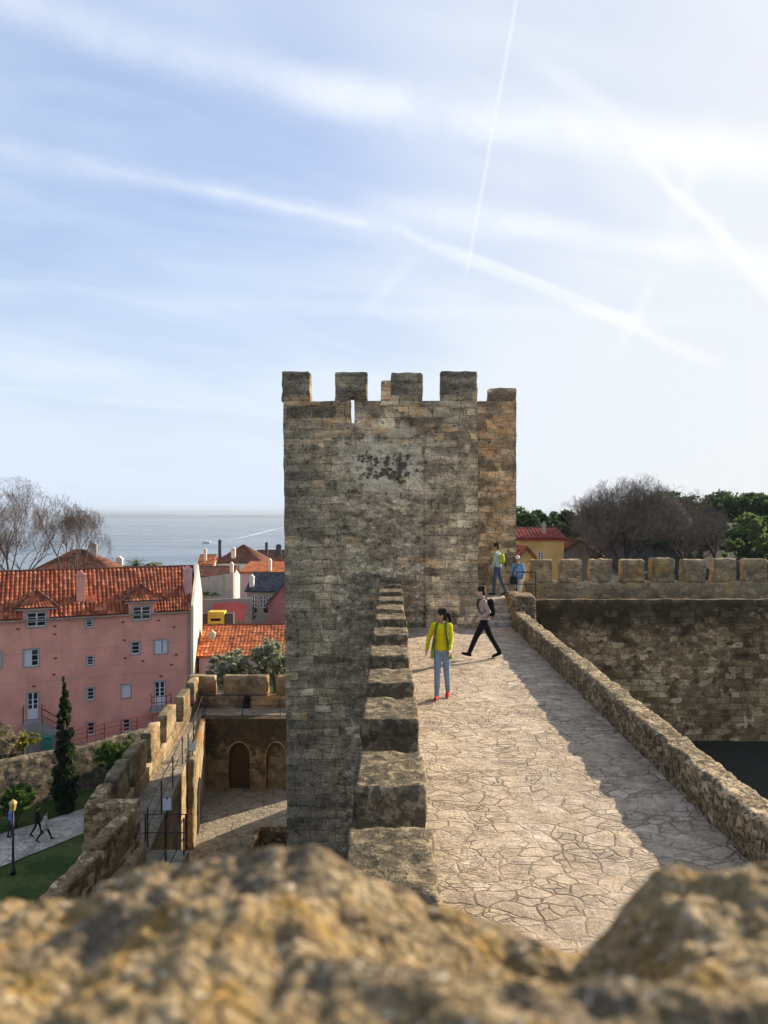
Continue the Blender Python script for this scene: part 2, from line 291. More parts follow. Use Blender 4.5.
def rock_f(t):
    p = t.pos(); fine = t.noise(p, 95, 7, .72); mid = t.noise(p, 11, 7, .7); big = t.noise(p, 5, 4)
    qs = t.vm('ADD', p, t.vm('SCALE', t.vm('SUBTRACT', t.noise(p, 22, 3, out=1), (.5, .5, .5)), .03))
    rnd = t.sep(t.vor(qs, 46, 'F1', out=1)); edge = t.vor(qs, 46, 'DISTANCE_TO_EDGE')
    col = t.ramp(rnd[0], [(0, (.26, .19, .09)), (.5, (.38, .29, .15)), (.85, (.50, .40, .24)), (1, (.66, .58, .44))])
    col = t.mix(t.rng(edge, .0, .10, .22, 0), col, (.13, .10, .055))
    col = t.mix(.55, col, t.ramp(t.noise(p, 30, 6, .7), [(.3, (.25, .18, .085)), (.5, (.40, .31, .17)), (.72, (.68, .58, .42))]))
    col = t.mix(t.rng(mid, .50, .62, 0, .85), col, t.mix(fine, (.28, .17, .03), (.60, .40, .11)))
    col = t.mix(t.rng(big, .50, .62, 0, .75), col, t.ramp(fine, [(.3, (.09, .075, .055)), (.7, (.32, .28, .22))]))
    col = t.mix(.8, col, t.ramp(fine, [(.28, (.35, .33, .3)), (.72, (.98, .86, .70))]), 'MULTIPLY')
    col = t.mix(t.rng(t.noise(t.vm('ADD', p, (3, 3, 3)), 60, 4, .7), .60, .66, 0, .8), col, (.72, .62, .45))
    col = t.mix(t.rng(t.noise(t.vm('ADD', p, (8, 1, 3)), 40, 5, .7), .58, .66, 0, .8), col, (.05, .04, .03))
    h = t.m('ADD', t.m('MULTIPLY', fine, .5), t.m('ADD', mid, t.m('MULTIPLY', t.rng(edge, 0, .2), .6)))
    return {'c': col, 'h': h, 'bd': .011, 'bs': 1.0, 'r': .92, 's': .2}
M['rock'] = newmat('lichen_covered_rubble', rock_f)

# ------------------------------------------------------------------ object helpers
class MB:
    def __init__(s): s.v = []; s.f = []; s.ti = []; s.mi = []
    def face(s, pts, tint=None, mi=0):
        b = len(s.v); s.v += [tuple(p) for p in pts]; s.f.append(tuple(range(b, b+len(pts)))); s.mi.append(mi)
        if tint is not None: s.ti += [tint]*len(pts)
    def box(s, x0, x1, y0, y1, z0, z1, mi=0):
        b = len(s.v); s.v += [(x, y, z) for z in (z0, z1) for y in (y0, y1) for x in (x0, x1)]
        for q in ((0, 2, 3, 1), (4, 5, 7, 6), (0, 1, 5, 4), (2, 6, 7, 3), (0, 4, 6, 2), (1, 3, 7, 5)): s.f.append(tuple(b+i for i in q)); s.mi.append(mi)
        return s
    def prism(s, poly, z0, z1):                 # poly in XY, counter-clockwise
        b = len(s.v); n = len(poly); s.v += [(x, y, z0) for x, y in poly] + [(x, y, z1) for x, y in poly]
        s.f.append(tuple(b+i for i in reversed(range(n)))); s.f.append(tuple(b+n+i for i in range(n)))
        for i in range(n): j = (i+1) % n; s.f.append((b+i, b+j, b+n+j, b+n+i))
        s.mi += [0]*(n+2); return s
    def extrude(s, poly, f0, f1):               # poly of 2-D points, f0/f1 turn one into a 3-D point on the two end faces
        b = len(s.v); n = len(poly); s.v += [tuple(f0(*p)) for p in poly] + [tuple(f1(*p)) for p in poly]
        s.f.append(tuple(b+i for i in reversed(range(n)))); s.f.append(tuple(b+n+i for i in range(n)))
        for i in range(n): j = (i+1) % n; s.f.append((b+i, b+j, b+n+j, b+n+i))
        s.mi += [0]*(n+2); return s
    def tube(s, pts, rad, k=6, cap=True):
        pts = [Vector(p) for p in pts]; rad = rad if isinstance(rad, (list, tuple)) else [rad]*len(pts)
        b = len(s.v); prev = None
        for i, p in enumerate(pts):
            d = (pts[min(i+1, len(pts)-1)]-pts[max(i-1, 0)]).normalized()
            a = prev if prev else (Vector((0, 0, 1)) if abs(d.z) < .9 else Vector((1, 0, 0)))
            a = (a - d*a.dot(d)).normalized(); prev = a; c = d.cross(a)
            for j in range(k):
                an = 2*math.pi*j/k; s.v.append(tuple(p+(a*math.cos(an)+c*math.sin(an))*rad[i]))
        for i in range(len(pts)-1):
            for j in range(k):
                q = (j+1) % k; s.f.append((b+i*k+j, b+i*k+q, b+(i+1)*k+q, b+(i+1)*k+j)); s.mi.append(0)
        if cap:
            s.f.append(tuple(b+j for j in reversed(range(k)))); s.f.append(tuple(b+(len(pts)-1)*k+j for j in range(k))); s.mi += [0, 0]
        return s
    def ball(s, c, r, nu=12, nv=8, rot=None):
        b = len(s.v); r = r if isinstance(r, (tuple, list, Vector)) else (r, r, r)
        for i in range(nv+1):
            th = math.pi*i/nv
            for j in range(nu):
                ph = 2*math.pi*j/nu; e = Vector((r[0]*math.sin(th)*math.cos(ph), r[1]*math.sin(th)*math.sin(ph), r[2]*math.cos(th)))
                if rot is not None: e = rot @ e
                s.v.append((c[0]+e.x, c[1]+e.y, c[2]+e.z))
        for i in range(nv):
            for j in range(nu):
                q = (j+1) % nu; s.f.append((b+i*nu+j, b+(i+1)*nu+j, b+(i+1)*nu+q, b+i*nu+q)); s.mi.append(0)
        return s
    def build(s, name, mat, parent=None, local=False, smooth=False, bevel=0, origin=None):
        return mesh_obj(name, s.v, s.f, mat, parent, local, smooth, s.ti, s.mi, bevel, origin)

def mesh_obj(name, v, f, mat, parent=None, local=False, smooth=False, tint=None, mi=None, bevel=0, origin=None):
    if local: off = Vector()
    elif parent is not None:
        off = Vector(parent.location); pp = parent.parent
        while pp is not None: off += Vector(pp.location); pp = pp.parent
    elif origin is not None: off = Vector(origin)
    else:
        xs = [p[0] for p in v]; ys = [p[1] for p in v]
        off = Vector(((min(xs)+max(xs))/2, (min(ys)+max(ys))/2, min(p[2] for p in v)))
    me = bpy.data.meshes.new(name)
    me.from_pydata([(p[0]-off.x, p[1]-off.y, p[2]-off.z) for p in v], [], f)
    for m in (mat if isinstance(mat, (list, tuple)) else [mat]): me.materials.append(m)
    if mi and any(mi): me.polygons.foreach_set('material_index', mi)
    if tint:
        a = me.attributes.new('tint', 'FLOAT', 'POINT'); a.data.foreach_set('value', tint)
    if smooth: me.polygons.foreach_set('use_smooth', [True]*len(me.polygons))
    me.validate(); me.update()
    o = bpy.data.objects.new(name, me); C.objects.link(o)
    if parent is not None: o.parent = parent
    elif not local: o.location = off
    if bevel:
        b = o.modifiers.new('b', 'BEVEL'); b.width = bevel; b.segments = 2; b.limit_method = 'ANGLE'
    return o

def tag(o, label=None, cat=None, group=None, kind=None):
    for k, v in (('label', label), ('category', cat), ('group', group), ('kind', kind)):
        if v: o[k] = v
    return o
def empty(name, loc, rz=0, label=None, cat=None, group=None):
    o = bpy.data.objects.new(name, None); C.objects.link(o); o.location = loc; o.rotation_euler = (0, 0, rz); o.empty_display_size = .2
    return tag(o, label, cat, group)
def copy_tree(o, parent=None):
    c = o.copy(); C.objects.link(c)
    if parent is not None: c.parent = parent
    for ch in list(o.children): copy_tree(ch, c)
    return c

def fract(p, H=1.0, n=4): return mnoise.fractal(p, H, 2.0, n)

def rblock(name, lo, hi, res, mat, parent=None, r=.04, amp=.02, fr=2.5, lump=0, lf=3.0, warp=None, seed=0, chip=0):
    """a stone block with worn edges: a lattice box, rounded, warped into place and roughened by noise"""
    lo = Vector(lo); hi = Vector(hi); n = [max(1, int(round((hi[i]-lo[i])/res))) for i in range(3)]
    idx = {}; V = []; Fc = []
    r = min(r, *[(hi[i]-lo[i])*.45 for i in range(3)])
    def vert(i, j, k):
        key = (i, j, k)
        if key in idx: return idx[key]
        p = Vector((lo.x+(hi.x-lo.x)*i/n[0], lo.y+(hi.y-lo.y)*j/n[1], lo.z+(hi.z-lo.z)*k/n[2]))
        q = Vector([min(max(p[a], lo[a]+r), hi[a]-r) for a in range(3)]); d = p-q
        nr = d.normalized() if d.length > 1e-9 else Vector((0, 0, 1))
        cnt = (i in (0, n[0]))+(j in (0, n[1]))+(k in (0, n[2]))
        if d.length > 1e-9: p = q+nr*r
        w = warp(p) if warp else p
        if warp: nr = (warp(p+nr*.01)-w).normalized()
        s = w*fr+Vector((seed*3.7, seed*1.3, seed*2.1))
        a = amp*fract(s)
        if lump:
            dd = mnoise.voronoi(w*lf+Vector((seed, 0, 0)))[0]
            a += lump*(min(dd[1]-dd[0], .5)-.2)
        if chip and cnt >= 2:
            c = mnoise.noise(w*2.2+Vector((seed*5, 1, 2)))
            a -= chip*max(0, c+.1)
        w = w+nr*a
        idx[key] = len(V); V.append(w); return idx[key]
    for a, b, c in ((0, 1, 2), (1, 2, 0), (2, 0, 1)):
        for side in (0, n[c]):
            for i in range(n[a]):
                for j in range(n[b]):
                    def k_(u, v_):
                        t = [0, 0, 0]; t[a] = u; t[b] = v_; t[c] = side; return vert(*t)
                    q = (k_(i, j), k_(i+1, j), k_(i+1, j+1), k_(i, j+1))
                    Fc.append(q if side else q[::-1])
    return mesh_obj(name, V, Fc, mat, parent, smooth=True)

def seg(name, p0, p1, th, z0, z1, mat, parent=None, res=.15, **kw):
    kw.setdefault('r', .02)
    """a rough wall piece along the ground line p0 -> p1, th thick"""
    a = Vector((p0[0], p0[1], 0)); b = Vector((p1[0], p1[1], 0)); L = (b-a).length; d = (b-a)/L; nn = Vector((-d.y, d.x, 0))
    pre = kw.pop('pre', None)
    def warp(p):
        if pre: p = pre(p)
        return a+d*p.x+nn*p.y+Vector((0, 0, p.z))
    return rblock(name, (0, -th/2, z0), (L, th/2, z1), res, mat, parent, warp=warp, **kw)

# ------------------------------------------------------------------ ground, water, far shore
WA, WB = Vector((-24, 46.2, 0)), Vector((-18.5, 51.8, 0)); WD = (WB-WA).normalized(); WN = Vector((-WD.y, WD.x, 0))
def sm(a, b, x):
    t = min(1, max(0, (x-a)/(b-a))); return t*t*(3-2*t)
def ground_z(x, y):
    left = Z_PATH; right = -7.4
    z = left+(right-left)*sm(-1.5, 3, x)
    if x < -9 and (Vector((x, y, 0))-WA).dot(WN) > .25: z = -17.3
    z += (-13.5-z)*sm(35.2, 36.5, y)*sm(-13.5, -11.5, x)*(1-sm(0, 8, x))
    z += (-9.5-z)*sm(28, 34, y)*sm(3, 8, x)
    drop_l = sm(70, 620, y)*100; drop_r = sm(200, 700, y)*100
    kx = sm(-5, 30, x)
    z -= drop_l*(1-kx)+drop_r*kx
    z -= sm(60, 300, -x)*30*sm(30, 100, y)
    z += (-1.2-z)*sm(10, 20, x)*sm(78, 125, y)*(1-sm(150, 260, y))
    if y < 60: z += .15*mnoise.noise(Vector((x*.2, y*.2, 0)))*(1 if x < -9 else .3)
    else: z += mnoise.noise(Vector((x*.03, y*.03, 0)))*1.5
    return max(z, -125)
def axis(parts):
    o = []
    for a, b, s in parts:
        n = int(round((b-a)/s)); o += [a+(b-a)*i/n for i in range(n)]
    return o+[parts[-1][1]]
X = axis([(-1500, -300, 100), (-300, -60, 20), (-60, -34, 2), (-34, 16, .5), (16, 60, 4), (60, 300, 20), (300, 1500, 100)])
Y = axis([(-300, -20, 40), (-20, 2, 2), (2, 60, .5), (60, 120, 4), (120, 760, 20)])
gv = [(x, y, ground_z(x, y)) for y in Y for x in X]; nx = len(X)
gf = [(j*nx+i, j*nx+i+1, (j+1)*nx+i+1, (j+1)*nx+i) for j in range(len(Y)-1) for i in range(nx-1)]
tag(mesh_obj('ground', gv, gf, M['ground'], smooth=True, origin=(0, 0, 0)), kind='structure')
wx = axis([(-16000, 16000, 2000)]); wy = axis([(200, 3000, 400), (3000, 15000, 2000)])
wv = [(x, y, Z_SEA) for y in wy for x in wx]; nx = len(wx)
tag(mesh_obj('water', wv, [(j*nx+i, j*nx+i+1, (j+1)*nx+i+1, (j+1)*nx+i) for j in range(len(wy)-1) for i in range(nx-1)], M['water'], origin=(0, 0, Z_SEA)), kind='structure')
hv = []; hf = []
hx = axis([(-15000, 15000, 250)])
for x in hx:
    h = Z_SEA+22+60*(.5+.5*mnoise.fractal(Vector((x*.00035, 3.1, 0)), 1, 2, 4))
    hv += [(x, 12400, Z_SEA-2), (x, 12500, Z_SEA+12), (x, 13600, h), (x, 14800, Z_SEA-2)]
for i in range(len(hx)-1):
    for k in range(3): hf.append((i*4+k, (i+1)*4+k, (i+1)*4+k+1, i*4+k+1))
tag(mesh_obj('hills', hv, hf, M['hills'], smooth=True, origin=(0, 12000, Z_SEA)), kind='structure')
# cobbled path below the castle wall
b = MB(); pa = [(-30.4, 35.4), (-27.2, 35.0), (-20.2, 38.9), (-17.3, 43.2), (-12.5, 49.5), (-10.5, 52), (-13.0, 54.5), (-15.5, 51.2), (-18.75, 46.7), (-22.2, 42.8), (-28, 38.5)]
cx = [(-34, 27, -31, 31), (-22.2, 42.8, -20.2, 38.9), (-18.75, 46.7, -17.3, 43.2), (-14.0, 52, -12.5, 48.5)]
pv = []; pf = []
lines = [((-33, 30), (-29.5, 27.5)), ((-27.6, 36.5), (-24.5, 33.6)), ((-22.2, 42.8), (-20.2, 38.9)), ((-18.75, 46.7), (-17.3, 43.2)), ((-15.6, 50.4), (-14.4, 47.4)), ((-13.2, 53.2), (-11.8, 51))]
for i in range(len(lines)-1):
    for s in range(10 if i < len(lines)-2 else 11):
        t = s/10
        for w in range(7):
            a0 = Vector(lines[i][0]).lerp(Vector(lines[i][1]), w/6); a1 = Vector(lines[i+1][0]).lerp(Vector(lines[i+1][1]), w/6); q = a0.lerp(a1, t)
            pv.append((q.x, q.y, max(ground_z(q.x+dx_, q.y+dy_) for dx_ in (-.5, 0, .5) for dy_ in (-.5, 0, .5) if (Vector((q.x+dx_, q.y+dy_, 0))-WA).dot(WN) < 0)+.03 if (q-WA.xy).dot(WN.xy) < -.2 else Z_PATH+.1))
rows = len(pv)//7
tag(mesh_obj('path', pv, [(j*7+i, j*7+i+1, (j+1)*7+i+1, (j+1)*7+i) for j in range(rows-1) for i in range(6)], M['cobble'], smooth=True), kind='structure')

# ------------------------------------------------------------------ the walkway towards the tower
def xl(y): return -.26+.0065*y
def xr(y): return .23+.0118*y
def xi(y): return 3.60+.015*y
pv = []; NXP, NYP = 28, 170
for j in range(NYP+1):
    y = 1.4+(22.75-1.4)*j/NYP
    for i in range(NXP+1):
        a, c = xr(y)-.06, xi(y)+.06; x = a+(c-a)*i/NXP
        pv.append((x, y, Z_WALK+.022*fract(Vector((x*1.4, y*1.4, 0)))+.012*mnoise.noise(Vector((x*5, y*5, 3)))))
k = NXP+1
tag(mesh_obj('pavement', pv, [(j*k+i, j*k+i+1, (j+1)*k+i+1, (j+1)*k+i) for j in range(NYP) for i in range(NXP)], M['paving'], smooth=True, origin=(2, 12, Z_WALK)), kind='structure')
# parapet with merlons on the left of the walkway
pw = empty('parapet_wall', (0, 12, Z_YARD), 0, 'grey stone parapet with a row of twelve flat-topped merlons along the left edge of the sunlit walkway', 'parapet')
def wp(p):
    y = p.y; return Vector((xl(y)+(xr(y)-xl(y))*p.x, y, p.z))
rblock('base', (0, 1.5, Z_YARD-.3), (1, 22.6, -2.92), .2, M['merlon'], pw, r=.03, amp=.02, warp=wp)
h = 2.01; per = .79*h
for i in range(12):
    yf = 4.66+1.645*i*(1+.0)
    yn = yf-.86+.02*math.sin(i*2.1)
    if i == 11: yf = min(yf, 22.58)
    rnd = random.Random(i); dz = rnd.uniform(-.03, .03); sk = rnd.uniform(-.02, .02)
    rblock('merlon', (-.02+sk, yn, -2.93), (1.02+sk, yf, -h+dz), .04, M['merlon'], pw, r=.018, amp=.024, fr=5, warp=wp, seed=i+1, chip=.06)
# low wall on the right of the walkway
def wl(p): return Vector((xi(p.y)+p.x, p.y, p.z))
o = rblock('low_wall', (0, 1.5, Z_MOAT-.4), (.38, 23.0, -3.06), .05, M['low_wall'], None, r=.05, amp=.035, fr=3.5, lump=.035, lf=7.5, warp=wl, chip=.06)
tag(o, 'low rough rubble wall running along the right edge of the walkway and shading it', 'wall')
# fill under the walkway so that its mass is real
o = MB().box(.1, 3.7, 1.6, 22.5, Z_YARD-.3, Z_WALK-.07).build('walkway_bank', M['curtain']); tag(o, kind='structure')

# steps and landing at the end of the walkway
st = empty('stone_steps', (3.45, 23.3, Z_WALK), 0, 'four worn stone steps climbing beside the tower at the end of the walkway', 'steps')
for i in range(4):
    rblock('step', (2.86, 22.7+.36*i, Z_WALK-.3), (4.02, 22.7+.36*(i+1)+.03 if i < 3 else 25.68, Z_WALK+.185*(i+1)), .08, M['step'], st, r=.025, amp=.012, seed=i)

# ------------------------------------------------------------------ tower
tw = empty('castle_tower', (.6, 26, Z_YARD), 0, 'tall square stone tower with battlements and flaking pale render closing the walkway', 'tower')
TY = 22.62; Xl, Xr = -3.09, 2.87; ZC, ZT, ZR = 3.40, 4.30, 2.25
def tap(p): return Vector((p.x+(.12*(4.3-p.z)/14 if p.x < -1 else 0), p.y, p.z))
rblock('wall', (Xl, TY, Z_YARD-.4), (Xr, 29, ZR), .12, M['tower'], tw, r=.003, amp=.03, fr=1.6, warp=tap)
rblock('wall', (Xr-.3, 25.72, Z_YARD-.4), (4.6, 29.0, ZR), .12, M['tower'], tw, r=.003, amp=.03, fr=1.6)
# parapet of the tower: front in pieces round the arrow slit
sx0, sx1 = at(350.3, 0, TY).x, at(354.2, 0, TY).x; sz0, sz1 = 2.72, 3.50
mer = [(281.5, 310, 371), (335, 367.5, 372), (391, 423, 372), (441, 477.6, 371)]
rblock('wall', (1.24, TY-.06, Z_YARD-.4), (Xr-.002, TY+.1, 2.72), .1, M['tower'], tw, r=.012, amp=.03, fr=1.6)
par = [('battlement_wall', (Xl, TY, ZR-.02), (sx0, TY+.55, ZC)), ('battlement_wall', (sx1, TY, ZR-.02), (Xr, TY+.55, ZC)), ('battlement_wall', (sx0-.01, TY+.01, ZR-.02), (sx1+.01, TY+.54, sz0))]
for i, (nm, lo, hi) in enumerate(par): rblock(nm, lo, hi, .07, M['tower'], tw, r=.003, amp=.03, fr=1.6, warp=tap)
for i, (a, c, t) in enumerate(mer):
    x0, x1 = at(a, 0, TY).x, at(c, 0, TY).x; z1 = -(t-512)/F*TY
    if i == 1:
        rblock('merlon', (x0, TY, ZC-.02), (sx0, TY+.55, sz1+.02), .06, M['tower'], tw, r=.012, amp=.03, fr=2, seed=4)
        rblock('merlon', (sx1, TY, ZC-.02), (x1, TY+.55, sz1+.02), .06, M['tower'], tw, r=.012, amp=.03, fr=2, seed=5)
        rblock('merlon', (x0, TY, sz1), (x1, TY+.55, z1), .05, M['tower'], tw, r=.04, amp=.03, fr=3, seed=6, chip=.06)
    else:
        rblock('merlon', (x0, TY, ZC-.03), (x1, TY+.55, z1), .05, M['tower'], tw, r=.04, amp=.03, fr=3, seed=i, chip=.08, warp=tap)
# the set-back right flank and the sides and back of the battlements
rblock('battlement_wall', (Xr-.55, TY+.56, ZR-.02), (Xr, 25.9, ZC), .12, M['tower'], tw, r=.02, amp=.03)
rblock('merlon', (Xr-.55, 23.9, ZC-.02), (Xr-.02, 24.8, 4.05), .07, M['tower'], tw, r=.04, amp=.03, seed=8, chip=.08)
rblock('battlement_wall', (Xr-.02, 25.72, ZR-.02), (4.6, 26.2, 3.86), .08, M['tower'], tw, r=.003, amp=.03, fr=1.6)
rblock('merlon', (at(489, 0, 25.72).x, 25.72, 3.83), (4.61, 26.22, 4.31), .05, M['tower'], tw, r=.04, amp=.03, seed=9, chip=.08)
rblock('battlement_wall', (Xl+.02, TY+.56, ZR-.02), (Xl+.55, 28.4, ZC-.02), .12, M['tower'], tw, r=.02, amp=.03)
rblock('battlement_wall', (Xl+.02, 28.42, ZR-.02), (4.58, 28.98, 3.1), .12, M['tower'], tw, r=.02, amp=.03)
rblock('battlement_wall', (4.05, 26.22, ZR-.02), (4.58, 28.4, 3.3), .12, M['tower'], tw, r=.02, amp=.03)
rblock('merlon', (at(381, 0, 28.4).x, 28.44, 3.07), (at(400, 0, 28.4).x, 28.96, 5.06), .07, M['tower'], tw, r=.04, amp=.03, seed=10)
rblock('merlon', (Xl+.03, 25.2, ZC-.05), (Xl+.53, 26.4, 4.2), .08, M['tower'], tw, r=.04, amp=.03, seed=11)

# ------------------------------------------------------------------ right-hand curtain wall
cw = empty('curtain_wall', (11, 24, Z_MOAT), 0, 'long shaded curtain wall right of the steps carrying a crenellated parapet', 'castle wall')
rblock('wall', (4.05, 23.95, Z_MOAT-.5), (24, 24.32, -2.84), .12, M['curtain'], cw, r=.02, amp=.05, fr=2.2)
rblock('wall', (4.05, 24.3, Z_MOAT-.5), (24, 27.7, -3.25), .2, M['curtain'], cw, r=.003, amp=.05, fr=1.5)
rblock('parapet', (5.15, 27.0, -3.27), (24, 27.5, -2.55), .12, M['parapet'], cw, r=.03, amp=.04, fr=3)
for i in range(16):
    x0 = at(529.5, 0, 27).x+i*1.128; rnd = random.Random(40+i)
    rblock('merlon', (x0, 27.0+rnd.uniform(-.02, .02), -2.57), (x0+.80+rnd.uniform(-.04, .05), 27.5, -1.72+rnd.uniform(-.035, .035)), .055, M['parapet'], cw, r=.025, amp=.035, fr=4.5, seed=i, chip=.08)
o = rblock('corner_block', (3.98, 23.0, Z_WALK-.1), (4.74, 24.3, -2.62), .06, M['low_wall'], None, r=.05, amp=.05, fr=3, lump=.05, chip=.08)
tag(o, 'rough stone block closing the low wall beside the top of the steps', 'stone block')
rl = empty('hand_rail', (4.55, 25.0, -3.25), 0, 'short black iron rail in front of the woman in the white cap', 'railing')
b = MB()
for x in (4.42, 5.05): b.tube([(x, 24.62, -3.2), (x, 24.62, -2.0)], .02, 6)
b.build('post', M['iron'], rl)
MB().tube([(4.42, 24.62, -2.0), (5.05, 24.62, -2.0)], .02, 6).build('top_bar', M['iron'], rl); MB().tube([(4.42, 24.62, -2.4), (5.05, 24.62, -2.4)], .014, 6).build('middle_bar', M['iron'], rl)

# ------------------------------------------------------------------ lower castle: courtyard, wall walk, arches
def walkz(px, py, z): Yd = -z*F/(py-512); return ((px-384)/F*Yd, Yd)
WE = [(-8.15, 33.1), (-7.2, 27.0), (-6.3, 19.9), (-5.24, 19.9), (-5.0, 12.0)]     # right edge of the wall walk
b = MB(); g = []
poly = [(-8.2, 33.0), (-6.0, 14), (-.3, 14), (-.3, 33.0)]
nx_, ny_ = 40, 90; pv = []
PIT = (-4.75, -2.95, 26.0, 28.6)
for j in range(ny_+1):
    for i in range(nx_+1):
        x = -9+(8.75)*i/nx_; y = 10+24*j/ny_; pv.append((x, y, Z_YARD+.03*fract(Vector((x, y, 0)))))
k = nx_+1
fs = []
for j in range(ny_):
    for i in range(nx_):
        cx_, cy_ = -9+8.75*(i+.5)/nx_, 10+24*(j+.5)/ny_
        if PIT[0] < cx_ < PIT[1] and PIT[2] < cy_ < PIT[3]: continue
        fs.append((j*k+i, j*k+i+1, (j+1)*k+i+1, (j+1)*k+i))
tag(mesh_obj('courtyard_floor', pv, fs, M['yard_floor'], smooth=True, origin=(-5, 25, Z_YARD)), kind='structure')
pt = empty('sunken_pit', (-3.9, 27.3, Z_YARD-2), 0, 'dark square sunken pit with low stone rim in the courtyard paving by the tower foot', 'pit')
b = MB(); x0, x1, y0, y1 = PIT; z0, z1 = Z_YARD-2.2, Z_YARD+.12
for q in ((x0-.2, x0, y0-.2, y1+.2), (x1, x1+.2, y0-.2, y1+.2), (x0, x1, y1, y1+.2), (x0, x1, y0-.2, y0)): b.box(*q, z0, z1)
b.build('lining', M['curtain'], pt); MB().box(x0-.2, x1+.2, y0-.2, y1+.2, z0-.2, z0).build('floor', M['void'], pt)
o = MB().tube([(-3.85, 27.6, z0), (-3.85, 27.6, z0+.1), (-3.85, 27.6, z0+1.3), (-3.85, 27.6, z0+1.45), (-3.85, 27.6, z0+1.45)], [.45, .55, .6, .5, .1], 16).build('cauldron', M['iron'], smooth=True)
tag(o, 'round black vessel standing down in the dark pit', 'vessel')
# wall walk slab, with its retaining wall
WL = [(-9.0, 34.9), (-8.35, 26), (-7.9, 20.3), (-7.0, 19.4), (-6.8, 12.0)]
ww = [(x, y) for x, y in reversed(WL)]
prof = [(-6.9, 12.0), WE[4], WE[3], WE[2], WE[1], WE[0], (-2.9, 33.1), (-2.9, 34.9), (-9.0, 34.9), (-8.35, 26), (-7.9, 20.3), (-7.4, 19.3)]
o = MB().prism(prof, Z_YARD-.2, Z_LOW).build('wall_walk', [M['yard']]); tag(o, kind='structure')
# paving sheet on the walk (a sheet 6 mm up) follows the same outline
sh = MB(); sh.face([(x, y, Z_LOW+.012) for x, y in prof]); tag(sh.build('walk_paving', M['yard_floor']), kind='structure')
aw = empty('arched_wall', (-5.5, 33, Z_YARD), 0, 'stained courtyard wall with two blocked pointed arches under a railed wall walk', 'castle wall')
def arch_poly(xa, xb, zs, zt, n=8):          # from floor up over a pointed arch
    c = (xa+xb)/2; w = (xb-xa)/2; pts = []
    for i in range(n+1):
        t = i/n*math.pi; pts.append((c+w*math.cos(t), zs+(zt-zs)*math.sin(t)**.8 if 0 < i < n else zs))
    return pts
def arched_face(xs, zb, zt, arches, yf, yb, mat, parent, name='wall'):
    """wall from xs[0] to xs[1] with arched recesses cut from yf back to yb"""
    m = MB(); cur = xs[0]
    for (xa, xb, zs, za) in arches:
        m.box(cur, xa, yf, yb, zb, zt)
        ar = arch_poly(xa, xb, zs, za); ar = ar[::-1]          # left to right
        for i in range(len(ar)-1):
            (u0, w0), (u1, w1) = ar[i], ar[i+1]
            m.face([(u0, yf, w0), (u1, yf, w1), (u1, yf, zt), (u0, yf, zt)]); m.face([(u0, yf, w0), (u0, yb, w0), (u1, yb, w1), (u1, yf, w1)])
            m.face([(u0, yf, zt), (u1, yf, zt), (u1, yb, zt), (u0, yb, zt)])
        cur = xb
    m.box(cur, xs[1], yf, yb, zb, zt)
    return m.build(name, mat, parent)
ya = 32.6
ars = []
for a, c in ((228, 250), (266, 286)):
    xa, xb = at(a, 0, ya).x, at(c, 0, ya).x; ars.append((xa, xb, Z_YARD+1.35, Z_YARD+2.15))
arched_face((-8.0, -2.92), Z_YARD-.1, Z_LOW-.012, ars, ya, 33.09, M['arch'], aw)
for ia, (xa, xb, zs, za) in enumerate(ars):
    MB().box(xa+.02, xb-.02, 33.0, 33.05, Z_YARD, za).build('blocked_arch', M['door_brown'] if ia == 0 else M['yard'], aw)
    m = MB(); w = .07; prv = None
    po = [(xa-w/2, Z_YARD)]+arch_poly(xa-w/2, xb+w/2, zs, za+w/2)[::-1]+[(xb+w/2, Z_YARD)]
    for i in range(len(po)-1):
        (u0, w0), (u1, w1) = po[i], po[i+1]; m.tube([(u0, ya-.02, w0), (u1, ya-.02, w1)], w/2, 6)
    m.build('arch_moulding', M['yard'], aw)
for a, c in ((187, 215), (223, 268), (276, 300)):
    y0 = 34.3; x0, x1 = at(a, 0, y0).x, at(c, 0, y0).x
    rblock('merlon', (x0, y0, -8.55), (x1, y0+.5, -7.62), .1, M['yard'], aw, r=.04, amp=.04, seed=a, chip=.12)
rblock('parapet', (-8.95, 34.3, Z_LOW-.1), (-2.95, 34.8, -8.53), .15, M['yard'], aw, r=.03, amp=.03)
xm = at(247, 0, 34.3).x
m = MB(); ap = [(xm-.16, Z_LOW+.01)]+arch_poly(xm-.16, xm+.16, Z_LOW+.4, Z_LOW+.62)[::-1]+[(xm+.16, Z_LOW+.01)]
m.extrude(ap, lambda u, w: (u, 34.24, w), lambda u, w: (u, 34.32, w)); m.build('loophole', M['void'], aw)
# retaining wall beside the walk with a small arch
rw = empty('retaining_wall', (-7.4, 29, Z_YARD), 0, 'sunlit retaining wall below the wall walk with a narrow dark arched doorway', 'wall')
seg('wall', (-7.98, 32.55), (-7.08, 27.0), .3, Z_YARD-.1, Z_LOW+.05, M['yard'], rw, amp=.03, chip=.08)
d = (Vector((-7.08, 27.0))-Vector((-7.98, 32.55))).normalized(); nr = Vector((-d.y, d.x))
def on_rw(s, off): return Vector((-7.98, 32.55))+d*s+nr*off
m = MB(); ap = [(3.2, Z_YARD)]+arch_poly(3.2, 4.4, Z_YARD+1.2, Z_YARD+1.95)[::-1]+[(4.4, Z_YARD)]
m.extrude(ap, lambda u, w: (*on_rw(u, .1), w), lambda u, w: (*on_rw(u, .19), w)); m.build('doorway', M['void'], rw)
